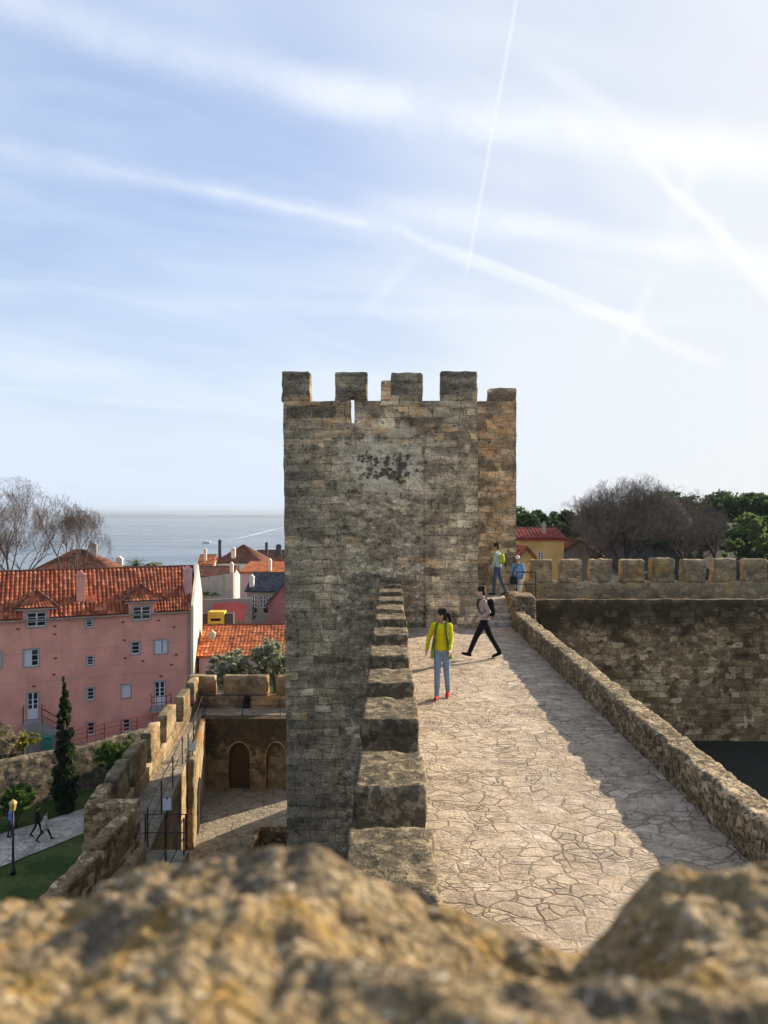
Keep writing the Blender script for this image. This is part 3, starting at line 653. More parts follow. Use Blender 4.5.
# outer parapet of the wall walk: merlons from far to near
lw = empty('outer_castle_wall', (-8, 25, Z_PATH), 0, 'weathered outer castle wall with long stepped merlons zigzagging down to the lawn', 'castle wall')
line = [(-8.85, 34.2), (-8.35, 28), (-8.05, 23.2), (-7.65, 19.45)]
for p0, p1 in zip(line[:-1], line[1:]): seg('wall', p0, p1, .5, Z_PATH-.5, -8.6, M['yard'], lw, res=.25, amp=.04)
seg('wall', (-7.8, 19.35), (-6.45, 19.35), .5, Z_PATH-.5, -8.6, M['yard'], lw, res=.25, amp=.04); seg('wall', (-6.45, 19.3), (-6.55, 8), .5, Z_PATH-.5, -8.6, M['yard'], lw, res=.25, amp=.04)
runs = [((-8.72, 34.1), (-8.62, 32.9), -7.6), ((-8.55, 31.9), (-8.42, 30.4), -7.6), ((-8.42, 29.3), (-8.3, 27.6), -7.6), ((-8.3, 26.8), (-8.18, 25.4), -7.6), ((-8.14, 24.8), (-8.02, 23.2), -7.6), ((-8.02, 22.8), (-7.8, 21.1), -7.6),
        ((-7.78, 20.75), (-7.62, 19.5), -7.6), ((-7.8, 19.35), (-6.45, 19.45), -7.58), ((-6.5, 19.2), (-6.62, 17.1), -7.61), ((-6.5, 16.6), (-6.62, 14.6), -7.6), ((-6.5, 14.0), (-6.6, 12.2), -7.6)]
for i, (p0, p1, z) in enumerate(runs):
    def pre(p, z=z): return Vector((p.x, p.y, p.z-(.16*(.25-p.y)/.5 if p.z > z-.3 else 0)))    # the caps slope outwards
    seg('merlon', p0, p1, .38, -8.62, z, M['yard'] if i < 6 else M['curtain'], lw, res=.08, amp=.025, fr=4, seed=i, chip=.06, r=.015)
# iron railings of the walk
def railing(name, pts, h, label, post=1.5, parent=None, mat='iron', bars=(1.0, .5), pr=.022, br=.014, group=None):
    pts = [Vector(p) for p in pts]; rt = empty(name, pts[0], 0, label, 'railing', group)
    for a, c in zip(pts[:-1], pts[1:]):
        L = (c-a).length; n = max(1, int(round(L/post)))
        for i in range(n+(1 if c is pts[-1] else 0)):
            q = a.lerp(c, i/n); MB().tube([q-Vector((0, 0, .02)), q+Vector((0, 0, h))], pr, 6).build('post', M[mat], rt)
    for f in bars:
        m = MB()
        for a, c in zip(pts[:-1], pts[1:]): m.tube([a+Vector((0, 0, h*f*.99)), c+Vector((0, 0, h*f*.99))], br, 6)
        m.build('top_bar' if f == bars[0] else 'middle_bar', M[mat], rt)
    return rt
railing('iron_railing', [(-8.0, 33.05, Z_LOW), (-2.95, 33.02, Z_LOW)], .95, 'thin black railing along the wall walk above the blocked arches', 1.85)
railing('iron_railing', [(-8.05, 32.8, Z_LOW), (-7.2, 27.2, Z_LOW)], .95, 'black railing on the sunlit edge of the walk above the retaining wall', 1.8)
railing('iron_railing', [(-7.25, 26.6, Z_LOW), (-6.42, 20.1, Z_LOW)], 1.05, 'tall black railing along the shaded edge of the narrow wall walk', 1.9)
railing('iron_railing', [(-6.4, 19.85, Z_LOW), (-5.32, 19.85, Z_LOW)], 1.0, 'square black railing closing the head of the dark drop', .54)
railing('iron_railing', [(-5.3, 19.6, Z_LOW), (-5.1, 14, Z_LOW)], 1.0, 'black railing on the near landing, half hidden by the rubble in front', 1.8)
def signboard(p, rz, label):
    rt = empty('information_sign', p, rz, label, 'sign', 'information signs on the wall walk')
    MB().tube([(0, 0, 0), (0, 0, .62)], .02, 6).build('post', M['iron'], rt, local=True)
    m = MB(); m.extrude([(-.12, -.17), (.12, -.17), (.12, .17), (-.12, .17)], lambda u, w: (u, -.03+w*.3, .42+w*.95), lambda u, w: (u, -.05+w*.3, .43+w*.95)); m.build('panel', M['sign'], rt, local=True)
signboard((-7.12, 27.5, Z_LOW), .3, 'small white sign panel on a post at the top of the sunlit retaining wall')
signboard((-6.45, 22.0, Z_LOW), .3, 'small white sign panel beside the shaded railing of the narrow walk')

# ------------------------------------------------------------------ rubble parapet right in front of the camera
prf = [(-420, 915), (-150, 908), (0, 902), (60, 896), (105, 874), (200, 861), (262, 851), (305, 855), (345, 876), (400, 899), (440, 918), (520, 945), (590, 957), (612, 953), (640, 915), (680, 883), (740, 876), (800, 872), (950, 890), (1200, 900)]
def crest(px):
    for (a, ya_), (c, yc) in zip(prf[:-1], prf[1:]):
        if a <= px <= c:
            t = (px-a)/(c-a); return ya_+(yc-ya_)*t
    return 900
YR = .74; V = []; nx_, ny_ = 330, 230
for j in range(ny_+1):
    y = .30+.85*j/ny_
    for i in range(nx_+1):
        x = -.82+1.64*i/nx_
        z = -(crest(384+F*x/YR)-512)/F*YR
        zz = -.338+(z-.006+.338)*sm(.54, .71, y)
        # lumps of stone set in crumbling mortar
        p = Vector((x, y, 0)); q = p+Vector((mnoise.noise(p*14), mnoise.noise(p*14+Vector((5, 5, 5))), 0))*.02
        dd = mnoise.voronoi(q*Vector((1, 1, 1)).length*8.5)[0]; d2 = mnoise.voronoi(q*38)[0]
        l = .015*(min(dd[1]-dd[0], .45)-.25)+.018*fract(p*9.5, .82, 7)+.010*mnoise.noise(p*7.5)-.018
        fall = 1.05*sm(.80, 1.06, y)**1.0*1.4 if y > .8 else 0
        near = sm(.42, .30, y)*.02
        V.append((x, y, zz+l-fall-near-.02*sm(.74, .5, y)*0))
k = nx_+1
fs = [(j*k+i, j*k+i+1, (j+1)*k+i+1, (j+1)*k+i) for j in range(ny_) for i in range(nx_)]
# close the wall body below
nv = len(V); 
edge_idx = [i for i in range(k)]+[j*k+nx_ for j in range(1, ny_+1)]+[ny_*k+i for i in range(nx_-1, -1, -1)]+[j*k for j in range(ny_-1, 0, -1)]
V += [(V[i][0], V[i][1], -3.6) for i in edge_idx]; ne = len(edge_idx)
for a in range(ne):
    c = (a+1) % ne; fs.append((edge_idx[c], edge_idx[a], nv+a, nv+c))
o = mesh_obj('rubble_parapet', V, fs, M['rock'], smooth=True)
tag(o, 'out-of-focus crumbling rubble wall top with ochre lichen across the bottom of the view', 'wall')

exec_parts = []

# ------------------------------------------------------------------ houses
def tile_roof(e0, e1, r1, r0, mat, parent, name='roof', pitch=.25, course=.42, amp=.06, seed=0, local=True):
    """a slope of barrel tiles: every tile its own little curved face, lifted over the one below"""
    e0, e1, r0, r1 = map(Vector, (e0, e1, r0, r1)); rnd = random.Random(seed)
    W = max((e1-e0).length, (r1-r0).length); S = ((r0+r1)/2-(e0+e1)/2).length
    nc = max(2, int(W/pitch)); nr = max(2, int(S/course)); nn = (e1-e0).cross((r0+r1)/2-(e0+e1)/2).normalized()
    if nn.z < 0: nn = -nn
    m = MB(); prof = [0, .55, .9, 1, .9, .55, 0]
    for i in range(nc):
        for j in range(nr):
            tint = min(1, max(0, rnd.gauss(.5, .30))); jit = rnd.uniform(-.012, .012)
            b = len(m.v)
            for jj, lift in ((j, .045), (j+1.12, 0)):
                v = min(1, jj/nr)
                for q, h in enumerate(prof):
                    u = (i+q/6)/nc
                    p = e0.lerp(e1, u).lerp(r0.lerp(r1, u), v)+nn*(amp*h+lift+jit+.02)
                    m.v.append(tuple(p)); m.ti.append(tint)
            for q in range(6): m.f.append((b+q, b+q+1, b+8+q, b+7+q)); m.mi.append(0)
    b = len(m.v)
    for p in (e0, e1, r1, r0): m.v.append(tuple(p+nn*.02)); m.ti.append(.3)
    for p in (e0, e1, r1, r0): m.v.append(tuple(p-nn*.1)); m.ti.append(.3)
    for q in ((0, 1, 2, 3), (7, 6, 5, 4), (0, 4, 5, 1), (1, 5, 6, 2), (2, 6, 7, 3), (3, 7, 4, 0)): m.f.append(tuple(b+i for i in q)); m.mi.append(0)
    return m.build(name, mat, parent, local=local)

def facade(m, x0, x1, z0, z1, ops, y=0.0, dep=.16):
    xs = sorted({x0, x1, *[v for o in ops for v in o[:2] if x0 < v < x1]}); zs = sorted({z0, z1, *[v for o in ops for v in o[2:4] if z0 < v < z1]})
    for xa, xb in zip(xs[:-1], xs[1:]):
        for za, zb in zip(zs[:-1], zs[1:]):
            if any(o[0] <= (xa+xb)/2 <= o[1] and o[2] <= (za+zb)/2 <= o[3] for o in ops): continue
            m.face([(xa, y, za), (xb, y, za), (xb, y, zb), (xa, y, zb)])
    for o in ops:
        if len(o) > 4: continue
        a, c, e, g = o
        m.face([(a, y, e), (a, y+dep, e), (a, y+dep, g), (a, y, g)]); m.face([(c, y, e), (c, y, g), (c, y+dep, g), (c, y+dep, e)])
        m.face([(a, y, e), (c, y, e), (c, y+dep, e), (a, y+dep, e)]); m.face([(a, y, g), (a, y+dep, g), (c, y+dep, g), (c, y, g)])

def ring(m, x0, x1, z0, z1, w, y0, y1):
    m.box(x0, x0+w, y0, y1, z0, z1); m.box(x1-w, x1, y0, y1, z0, z1); m.box(x0+w, x1-w, y0, y1, z0, z0+w); m.box(x0+w, x1-w, y0, y1, z1-w, z1)
def window(par, x0, x1, z0, z1, kind='double', y=0.0, dep=.16, sur=True, name='window'):
    s = MB()
    if sur: ring(s, x0-.09, x1+.09, z0-.09, z1+.09, .09, y-.025, y+.02)
    else: s.box(x0-.05, x1+.05, y-.04, y-.003, z0-.06, z0-.01)
    w = s.build(name, M['surround'], par, local=True)
    yf = y+dep-.09; f = MB(); ring(f, x0+.004, x1-.004, z0+.004, z1-.004, .06, yf, yf+.06); c = (x0+x1)/2; hh = z1-z0
    if kind in ('double', 'leftshut', 'open'):
        f.box(c-.045, c+.045, yf-.004, yf+.056, z0+.065, z1-.065)
        for xa, xb in ((x0+.065, c-.046), (c+.046, x1-.065)):
            for q in (1, 2): f.box(xa, xb, yf+.008, yf+.04, z0+hh*q/3-.018, z0+hh*q/3+.018)
    elif kind == 'single':
        for q in (1, 2): f.box(x0+.065, x1-.065, yf+.008, yf+.04, z0+hh*q/3-.018, z0+hh*q/3+.018)
    elif kind == 'door':
        f.box(c-.05, c+.05, yf-.004, yf+.056, z0+.065, z1-.065); f.box(x0+.06, x1-.06, yf+.005, yf+.05, z0+.065, z0+hh*.38)
        for q in (.55, .72): f.box(x0+.06, x1-.06, yf+.01, yf+.04, z0+hh*q-.02, z0+hh*q+.02)
    f.build('frame', M['frame_white'], w, local=True)
    MB().box(x0+.005, x1-.005, yf+.062, yf+.075, z0+.005, z1-.005).build('pane', M['glass'], w, local=True)
    if kind == 'leftshut': MB().box(x0+.07, c-.05, yf-.03, yf-.006, z0+.07, z1-.07).build('shutter', M['shutter'], w, local=True)
    if kind == 'blind': MB().box(x0+.065, x1-.065, yf+.01, yf+.04, z0+.065, z1-.065).build('blind', M['shutter'], w, local=True)
    if kind == 'open':
        for xa, xb in ((x0+.07, c-.05), (c+.12, x1-.07)): MB().box(xa, xb, yf-.03, yf-.006, z0+.07, z1-.07).build('shutter', M['shutter'], w, local=True)
    return w
def chimney(par, x, y, w, d, z0, z1, mat, cap=True):
    m = MB().box(x-w/2, x+w/2, y-d/2, y+d/2, z0, z1)
    c = m.build('chimney', mat, par, local=True, bevel=.02)
    if cap:
        q = MB().box(x-w/2-.06, x+w/2+.06, y-d/2-.06, y+d/2+.06, z1+.003, z1+.09); q.extrude([(-w/2-.02, 0), (w/2+.02, 0), (0, .28)], lambda u, v: (x+u, y-d/2, z1+.093+v), lambda u, v: (x+u, y+d/2, z1+.093+v))
        q.build('cap', mat, c, local=True)
    return c

# the pink house
hz0 = -17.6; HL = Vector((-27.9, 52.2, hz0)); hd = Vector((12.9, 5.8, 0)).normalized(); ha = math.atan2(hd.y, hd.x); FL = 14.14
ph = empty('pink_house', HL, ha, 'long pink three-storey house with terracotta tiled roof, two dormers and white windows', 'house')
def fp(px, py):
    k_ = (px-384)/F; t = (k_*HL.y-HL.x)/(hd.x-k_*hd.y); Yd = HL.y+hd.y*t; return t, -(py-512)/F*Yd-hz0
EZ = -7.5-hz0; RZ = -4.6-hz0; RY = 4.0
def rect(a, c, t_, b_): x0 = fp(a, t_)[0]; x1 = fp(c, t_)[0]; xm_ = (a+c)/2; return x0, x1, fp(xm_, b_)[1], fp(xm_, t_)[1]
wins = [(85.8, 92.8, 619.5, 627.5, 'single'), (23.8, 38.6, 649.5, 666.5, 'leftshut'), (87, 93.6, 656.3, 665.2, 'single'), (131.3, 139.8, 642, 654, 'single'), (154.5, 167.5, 640, 653.5, 'open'), (-4, 1.2, 652.5, 666.5, 'double'),
        (27.3, 38.3, 692.5, 719, 'door'), (87.3, 94.4, 688, 700, 'single'), (121.8, 130.6, 684.5, 697.5, 'blind'), (87.3, 94.6, 722.5, 735, 'single'), (122.9, 130.2, 719.3, 731.5, 'single'), (154.8, 165, 681.5, 705, 'door')]
ops = [rect(*w[:4]) for w in wins]
dorm = [(22.5, 49.5, 26.8, 46.2, 612.5, 626.5, 608, 14, 58, 593), (128.5, 154.5, 132.6, 150.6, 606.5, 619.5, 601, 123.5, 160, 587)]
dops = []; dinf = []
for (a, c, wa, wb, wt, wbm, top, pa_, pb, pk) in dorm:
    x0, x1, zb, zt = rect(a, c, top, wbm+2); w_ = rect(wa, wb, wt, wbm); q0, q1, _, pz = rect(pa_, pb, pk, top)
    dops.append((x0, x1, zb, EZ+.001, 'd')); dinf.append((x0, x1, zb, zt, w_, q0, q1, pz))
m = MB(); facade(m, 0, FL, 0, EZ, ops+dops)
g1 = (FL+1.55*4/5.86, 4.0); g2 = (FL+1.55*8/5.86, 8.0)
m.face([(FL, 0, 0), (*g1, 0), (*g1, RZ), (FL, 0, EZ)]); m.face([(*g1, 0), (*g2, 0), (*g2, EZ), (*g1, RZ)])
m.face([(0, 0, 0), (0, 0, EZ), (0, 4, RZ), (0, 4, 0)]); m.face([(0, 4, 0), (0, 4, RZ), (0, 8, EZ), (0, 8, 0)]); m.face([(0, 8, 0), (0, 8, EZ), (*g2, EZ), (*g2, 0)])
m.build('wall', M['pink'], ph, local=True)
for w, o in zip(wins, ops): window(ph, *o, kind=w[4], name='door' if w[4] == 'door' else 'window')
# gable parapet of pale plaster, its sunlit side seen edge on
m = MB(); pr_ = [(-.2, 0), (8, 0), (8, EZ+.2), (4, RZ+.25), (-.2, EZ+.2)]
m.extrude(pr_, lambda y, z: (FL+.005+y*1.55/5.86-.12, y, z), lambda y, z: (FL+.10+y*1.55/5.86, y, z)); m.build('gable_parapet', M['cream'], ph, local=True)
# the main roof: strips that stop short behind the dormers
sl = (RZ-EZ)/RY
def rp(x, y): return (x, y, EZ+sl*y)
cuts = [0.02]; 
for d_ in dinf: cuts += [d_[0], d_[1]]
cuts.append(FL-.24)
for i, (a, c) in enumerate(zip(cuts[:-1], cuts[1:])):
    yb = 1.0 if i % 2 else -.28
    tile_roof(rp(a, yb), rp(c+(.02 if i == 4 else 0), yb), rp(c+(.85 if i == 4 else 0), RY), rp(a, RY), M['tile'], ph, seed=i, pitch=.29, course=.4, amp=.115)
tile_roof(rp(g2[0]-.4, 8.2-0)[:2]+(EZ-.1,), (0.02, 8.2, EZ-.1), (0.02, RY, RZ), (g1[0]-.3, RY, RZ), M['tile'], ph, seed=9, pitch=.27, course=.4)
MB().tube([(0, RY, RZ+.06), (g1[0]-.3, RY, RZ+.06)], .13, 8).build('ridge_tiles', M['tile_brown'], ph, local=True)
m = MB()
for i, (a, c) in enumerate(zip(cuts[:-1], cuts[1:])):
    if i % 2 == 0: m.box(a, c, -.3, -.02, EZ-.30, EZ-.22)
m.build('cornice', M['cement'], ph, local=True)
for i, (x0, x1, zb, zt, w_, q0, q1, pz) in enumerate(dinf):
    dm = MB(); facade(dm, x0, x1, zb, zt, [w_], y=-.03); yb = (zt-EZ)/sl+.5
    dm.face([(x0, -.03, zb), (x0, yb, zb), (x0, yb, zt), (x0, -.03, zt)]); dm.face([(x1, -.03, zb), (x1, -.03, zt), (x1, yb, zt), (x1, yb, zb)])
    cxm = (x0+x1)/2; yr = (pz-EZ)/sl; ya_ = min(yr-.2, 1.15)
    dm.box(x0, x1, -.025, .3, zt-.01, zt+.01); dz = dm.build('dormer', M['pink'], ph, local=True)
    tile_roof((q0, -.22, zt), (q1, -.22, zt), (cxm+.01, ya_, pz), (cxm-.01, ya_, pz), M['tile'], dz, seed=40+i, pitch=.25, course=.33, amp=.06)
    tile_roof((q0, (zt-EZ)/sl+.2, zt), (q0, -.22, zt), (cxm, ya_, pz), (cxm, yr+.3, pz), M['tile_brown'], dz, seed=20+i, pitch=.25, course=.33, amp=.05)
    tile_roof((q1, -.22, zt), (q1, (zt-EZ)/sl+.2, zt), (cxm, yr+.3, pz), (cxm, ya_, pz), M['tile_brown'], dz, seed=30+i, pitch=.25, course=.33, amp=.05)
    m = MB(); m.tube([(q0-.03, -.24, zt+.05), (cxm, ya_, pz+.1), (q1+.03, -.24, zt+.05)], .085, 6); m.build('hip_tiles', M['tile_brown'], dz, local=True)
    MB().box(q0+.05, q1-.05, -.2, -.035, zt-.14, zt-.02).build('cornice', M['surround'], dz, local=True)
    window(dz, *w_, kind='double', y=-.03)
x0, x1, zb, zt = rect(71.8, 80.8, 573, 601); dy = 1.15
sc_ = lambda px: (lambda t: t)(fp(px, 600)[0]+.35)
chimney(ph, sc_(76.3)-.0, 1.2, .62, .55, EZ, -(576-512)/F*55.4-hz0, M['pink'])
chimney(ph, FL-.12, 1.5, .55, .7, EZ, -(571-512)/F*58.5-hz0, M['pinkpale'])
xs_ = sc_(87); 
m = MB(); m.extrude([(xs_-.37, .75), (xs_+.37, .75), (xs_+.37, 1.35), (xs_-.37, 1.35)], lambda u, v: (u, v, EZ+sl*v+.02), lambda u, v: (u, v, EZ+sl*v+.2)); m.build('roof_hatch', M['tile_bright'], ph, local=True)
for px, py in ((18, 629), (55, 626), (54.8, 634), (123, 622), (158.5, 620.5), (174, 627), (55.5, 658), (125, 658), (176, 654.5), (171.5, 664.5), (54, 674.5), (34, 686), (161, 676), (124.5, 640), (142.5, 661)):
    u, v = fp(px, py); MB().box(u-.1, u+.1, -.05, -.002, v-.06, v+.05).build('wall_anchor', M['red_iron'], ph, local=True)
MB().tube([(FL-.35, -.09, .2), (FL-.35, -.09, EZ-.35), (FL-.35, -.22, EZ-.25)], .05, 8).build('drain_pipe', M['surround'], ph, local=True)
MB().tube([(0, -.22, EZ-.26), (FL-.3, -.22, EZ-.26)], .06, 6).build('gutter', M['cement_grey'], ph, local=True)
for zc in (5.35, 7.45): MB().tube([(.1+k_*.7, -.02, zc+.05*math.sin(k_*1.9)) for k_ in range(20)], .007, 4).build('cable', M['surround'], ph, local=True)
# red stair with rails to the first door
dx0, dx1, dz0, _ = ops[6]
sr = empty('door_stairs', ph.matrix_basis @ Vector((dx0, -.1, 0)) if False else HL+hd*((dx0+dx1)/2)+Vector((hd.y, -hd.x, 0))*.9+Vector((0, 0, .2)), ha, 'grey concrete landing with red iron stair rails under the white door of the pink house', 'stairs')
zr = dz0-.2
MB().box(-.62, .62, -.35, .86, -.3, zr).build('landing', M['cement_grey'], sr, local=True)
for s_ in range(5): MB().box(.63+.3*s_, .93+.3*s_, -.35, .6, -.3, zr-.22*(s_+1)).build('step', M['cement_grey'], sr, local=True)
for xx in (-.6, .6):
    mm = MB()
    for yy in (-.33, .1, .55): mm.tube([(xx, yy, zr), (xx, yy, zr+1.0)], .03, 6)
    mm.tube([(xx, -.33, zr+1), (xx, .82, zr+1)], .04, 6); mm.tube([(xx, -.33, zr+.5), (xx, .82, zr+.5)], .025, 6)
    if xx > 0: mm.tube([(xx, -.36, zr+1), (2.1, -.36, zr-.1)], .04, 6); mm.tube([(xx, -.36, zr+.5), (2.1, -.36, zr-.55)], .03, 6); mm.tube([(2.1, -.36, zr-.1), (2.1, -.36, -.2)], .03, 6)
    mm.build('hand_rail', M['red_iron'], sr, local=True)
dx0, dx1, dz0, _ = ops[11]
b2 = empty('door_balcony', HL+hd*((dx0+dx1)/2)+Vector((hd.y, -hd.x, 0))*.55+Vector((0, 0, dz0-.16)), ha, 'small landing with red rails below the right-hand white door of the pink house', 'balcony')
MB().box(-.75, .75, -.5, .52, -.15, .12).build('slab', M['cement_grey'], b2, local=True)
mm = MB()
for xx in (-.72, -.36, 0, .36, .72): mm.tube([(xx, -.46, .1), (xx, -.46, 1.05)], .025, 6)
for zz in (.6, 1.05): mm.tube([(-.72, .45, zz), (-.72, -.46, zz), (.72, -.46, zz), (.72, .45, zz)], .03, 6)
mm.build('hand_rail', M['red_iron'], b2, local=True)

# garden wall, fence and its neighbours
gw0, gw1 = WA-WD*13, WA+WD*12.5
def gpre(p): return Vector((p.x, p.y, p.z+(.25*mnoise.noise(Vector((p.x*.25, 0, 3))) if p.z > -16 else 0)))
o = seg('garden_wall', gw0.xy, gw1.xy, .55, Z_PATH-.6, -15.62, M['garden'], None, res=.16, amp=.05, fr=2.2, lump=.03, lf=4, r=.05, pre=gpre, chip=.08)
tag(o, 'dark rough garden wall between the cobbled path and the pink house', 'wall')
fo = WN*.05+Vector((0, 0, -15.62))
railing('red_fence', [WA+WD*4.4+fo, WA+WD*11.6+fo], 1.02, 'dark red iron fence on top of the garden wall below the pink house', 1.15, mat='red_iron', bars=(1.0, .68, .36), pr=.05, br=.03)
q = at(47.5, 747, 52.2); bn = empty('garden_bin', (q.x, q.y, -17.25), ha, 'small teal green bin behind the garden wall left of the cypress', 'bin')
MB().box(-.28, .28, -.28, .28, 0, 1.35).build('body', M['teal'], bn, local=True, bevel=.04); MB().box(-.31, .31, -.33, .31, 1.353, 1.45).build('lid', M['teal'], bn, local=True, bevel=.03)

def house(name, p, rz, w, d, h, rise, wall, tile, label, cat='house', roof='gable', wins=(), chim=(), over=.25, base=-3, grp=None, pitch=.3):
    """p: world position of the near left corner at eave level minus h; facade along local x"""
    r_ = empty(name, p, rz, label, cat, grp)
    m = MB(); facade(m, 0, w, base, h, list(wins))
    m.face([(w, 0, base), (w, d, base), (w, d, h), (w, 0, h)]); m.face([(0, 0, base), (0, 0, h), (0, d, h), (0, d, base)]); m.face([(0, d, base), (0, d, h), (w, d, h), (w, d, base)])
    if roof == 'gable':
        for xx in (0, w): m.face([(xx, 0, h), (xx, d, h), (xx, d/2, h+rise)])
    if roof == 'side':
        for yy in (0, d): m.face([(0, yy, h), (w, yy, h), (w/2, yy, h+rise)])
    if roof == 'flat': m.face([(0, 0, h-.3), (w, 0, h-.3), (w, d, h-.3), (0, d, h-.3)])
    if roof == 'shed': m.face([(w, 0, h), (w, d, h), (w, d, h+rise)]); m.face([(0, 0, h), (0, d, h), (0, d, h+rise)]); m.face([(0, d, h), (0, d, h+rise), (w, d, h+rise), (w, d, h)])
    m.build('wall', M[wall], r_, local=True)
    o = over; s = 2*rise/d
    if roof == 'gable':
        tile_roof((-o, -o, h-o*s), (w+o, -o, h-o*s), (w+o, d/2, h+rise), (-o, d/2, h+rise), M[tile], r_, pitch=pitch)
        tile_roof((w+o, d+o, h-o*s), (-o, d+o, h-o*s), (-o, d/2, h+rise), (w+o, d/2, h+rise), M[tile], r_, pitch=pitch, seed=1)
        MB().tube([(-o, d/2, h+rise+.05), (w+o, d/2, h+rise+.05)], .12, 6).build('ridge_tiles', M['tile_brown'], r_, local=True)
    elif roof == 'side':
        s = 2*rise/w
        tile_roof((-o, d+o, h-o*s), (-o, -o, h-o*s), (w/2, -o, h+rise), (w/2, d+o, h+rise), M[tile], r_, pitch=pitch)
        tile_roof((w+o, -o, h-o*s), (w+o, d+o, h-o*s), (w/2, d+o, h+rise), (w/2, -o, h+rise), M[tile], r_, pitch=pitch, seed=1)
    elif roof == 'shed':
        s = rise/d; tile_roof((-o, -o, h-o*s), (w+o, -o, h-o*s), (w+o, d+o, h+rise+o*s), (-o, d+o, h+rise+o*s), M[tile], r_, pitch=pitch)
    elif roof == 'hip':
        k_ = min(w, d)/2; a, c = (k_, d/2), (w-k_, d/2)
        tile_roof((-o, -o, h-.1), (w+o, -o, h-.1), (c[0], c[1], h+rise), (a[0], a[1], h+rise), M[tile], r_, pitch=pitch)
        tile_roof((w+o, -o, h-.1), (w+o, d+o, h-.1), (c[0], c[1]+.01, h+rise), (c[0], c[1], h+rise), M[tile], r_, pitch=pitch, seed=1)
        tile_roof((w+o, d+o, h-.1), (-o, d+o, h-.1), (a[0], a[1], h+rise), (c[0], c[1], h+rise), M[tile], r_, pitch=pitch, seed=2)
        tile_roof((-o, d+o, h-.1), (-o, -o, h-.1), (a[0], a[1]-.01, h+rise), (a[0], a[1], h+rise), M[tile], r_, pitch=pitch, seed=3)
    for w_ in wins: window(r_, *w_, kind='double', sur=False)
    for c in chim: chimney(r_, *c[:6], M[c[6]])
    return r_
def hat(px, py, Y): return at(px, py, Y)
def wl_(px0, px1, Y): return (px1-px0)/F*Y
p = hat(199, 655, 60); house('orange_roof_house', p, R(4), 12.5, 8.0, 0, 1.75, 'pinkpale', 'tile_bright', 'low pink house with bright orange tiled roof behind the olive trees', wins=[(1.5, 2.3, -2.4, -1.1)], chim=[(.7, 2.2, .5, .5, .2, 1.3, 'cement')], base=-4.5)
house('gabled_house', at(-14, 606, 58.5)+Vector((-6.5, 0, 0)), R(20), 7.2, 9, 0, 3.3, 'cream', 'tile', 'cream gable house with chimney at the left edge above the pink house', roof='side', chim=[(4.6, -.1, .55, .5, 1.0, 3.9, 'cream'), (3.2, .4, .5, .5, 1.5, 4.2, 'cement')], base=-9)
# steep retaining walls on the slope behind
def stone_wall(name, a, c, ztop_a, ztop_c, zb, th, mat, label, cat='wall'):
    m = MB(); d_ = (Vector(c)-Vector(a)).normalized(); n_ = Vector((-d_.y, d_.x))*th
    m.extrude([(0, 0), (1, 0), (1, 1), (0, 1)], lambda u, v: (a[0]+(c[0]-a[0])*u, a[1]+(c[1]-a[1])*u, zb+((ztop_a+(ztop_c-ztop_a)*u)-zb)*v), lambda u, v: (a[0]+(c[0]-a[0])*u+n_.x, a[1]+(c[1]-a[1])*u+n_.y, zb+((ztop_a+(ztop_c-ztop_a)*u)-zb)*v))
    return tag(m.build(name, mat, bevel=.04), label, cat)
def zt(py, Y): return -(py-512)/F*Y
stone_wall('cement_wall', (at(194, 0, 84).x, 84), (at(233, 0, 82).x, 82), zt(579, 84), zt(573, 82), -20, .4, M['cement'], 'tall stained pale cement wall on the slope behind the pink house')
stone_wall('garden_boundary_wall', (at(194, 0, 77).x, 77), (at(252, 0, 77).x, 77), zt(600, 77), zt(598, 77), -20, .3, M['cement_grey'], 'lower grey boundary wall in front of the tall stained cement wall')
k_ = empty('yellow_kiosk', at(207.5, 624, 70), R(3), 'small bright yellow kiosk with a dark slot in front of the red awning', 'kiosk')
MB().box(0, 1.55, 0, 1.5, -2, 1.12).build('body', M['yellowpaint'], k_, local=True, bevel=.03); MB().box(.32, 1.22, -.02, -.003, .28, .52).build('opening', M['void'], k_, local=True)
for xx, c in ((-.85, 'dark_slate'), (1.62, 'dark_slate')): MB().box(xx, xx+.75, .2, 1.2, -2, .95).build('side_bin', M[c], k_, local=True, bevel=.04)
aw_ = empty('red_awning', at(209, 619, 73.5), R(-2), 'large red awning stretched behind the yellow kiosk', 'awning')
m = MB(); m.extrude([(0, 0), (3.5, -.2), (3.7, 1.2), (2.8, 1.55), (.2, 1.4)], lambda u, v: (u, v*.6, v), lambda u, v: (u, v*.6+.06, v+.05)); m.build('canvas', M['redpaint'], aw_, local=True)
for xx, yy in ((.1, 0), (3.4, 0), (.3, .8), (2.8, .9)): MB().tube([(xx, yy+.02, -3), (xx, yy+.02, .1+yy*1.4)], .04, 6).build('pole', M['iron'], aw_, local=True)
Y_ = 130; p = hat(214.5, 577, Y_)
house('hip_roof_house', p, 0, wl_(214.5, 262, Y_), 9.5, zt(562.5, Y_)-zt(577, Y_), 2.9, 'white', 'tile_brown', 'white house with broad brown hipped roof in front of the river', roof='hip', wins=[(1.3, 2.2, .7, 1.8), (3.2, 4.4, .6, 1.9), (6.1, 6.9, .7, 1.8)], chim=[(.5, 2, .5, .5, 2.2, 6.2, 'dark_slate'), (3.1, 1.2, .7, .6, 2.9, 4.8, 'cream')], base=-10)
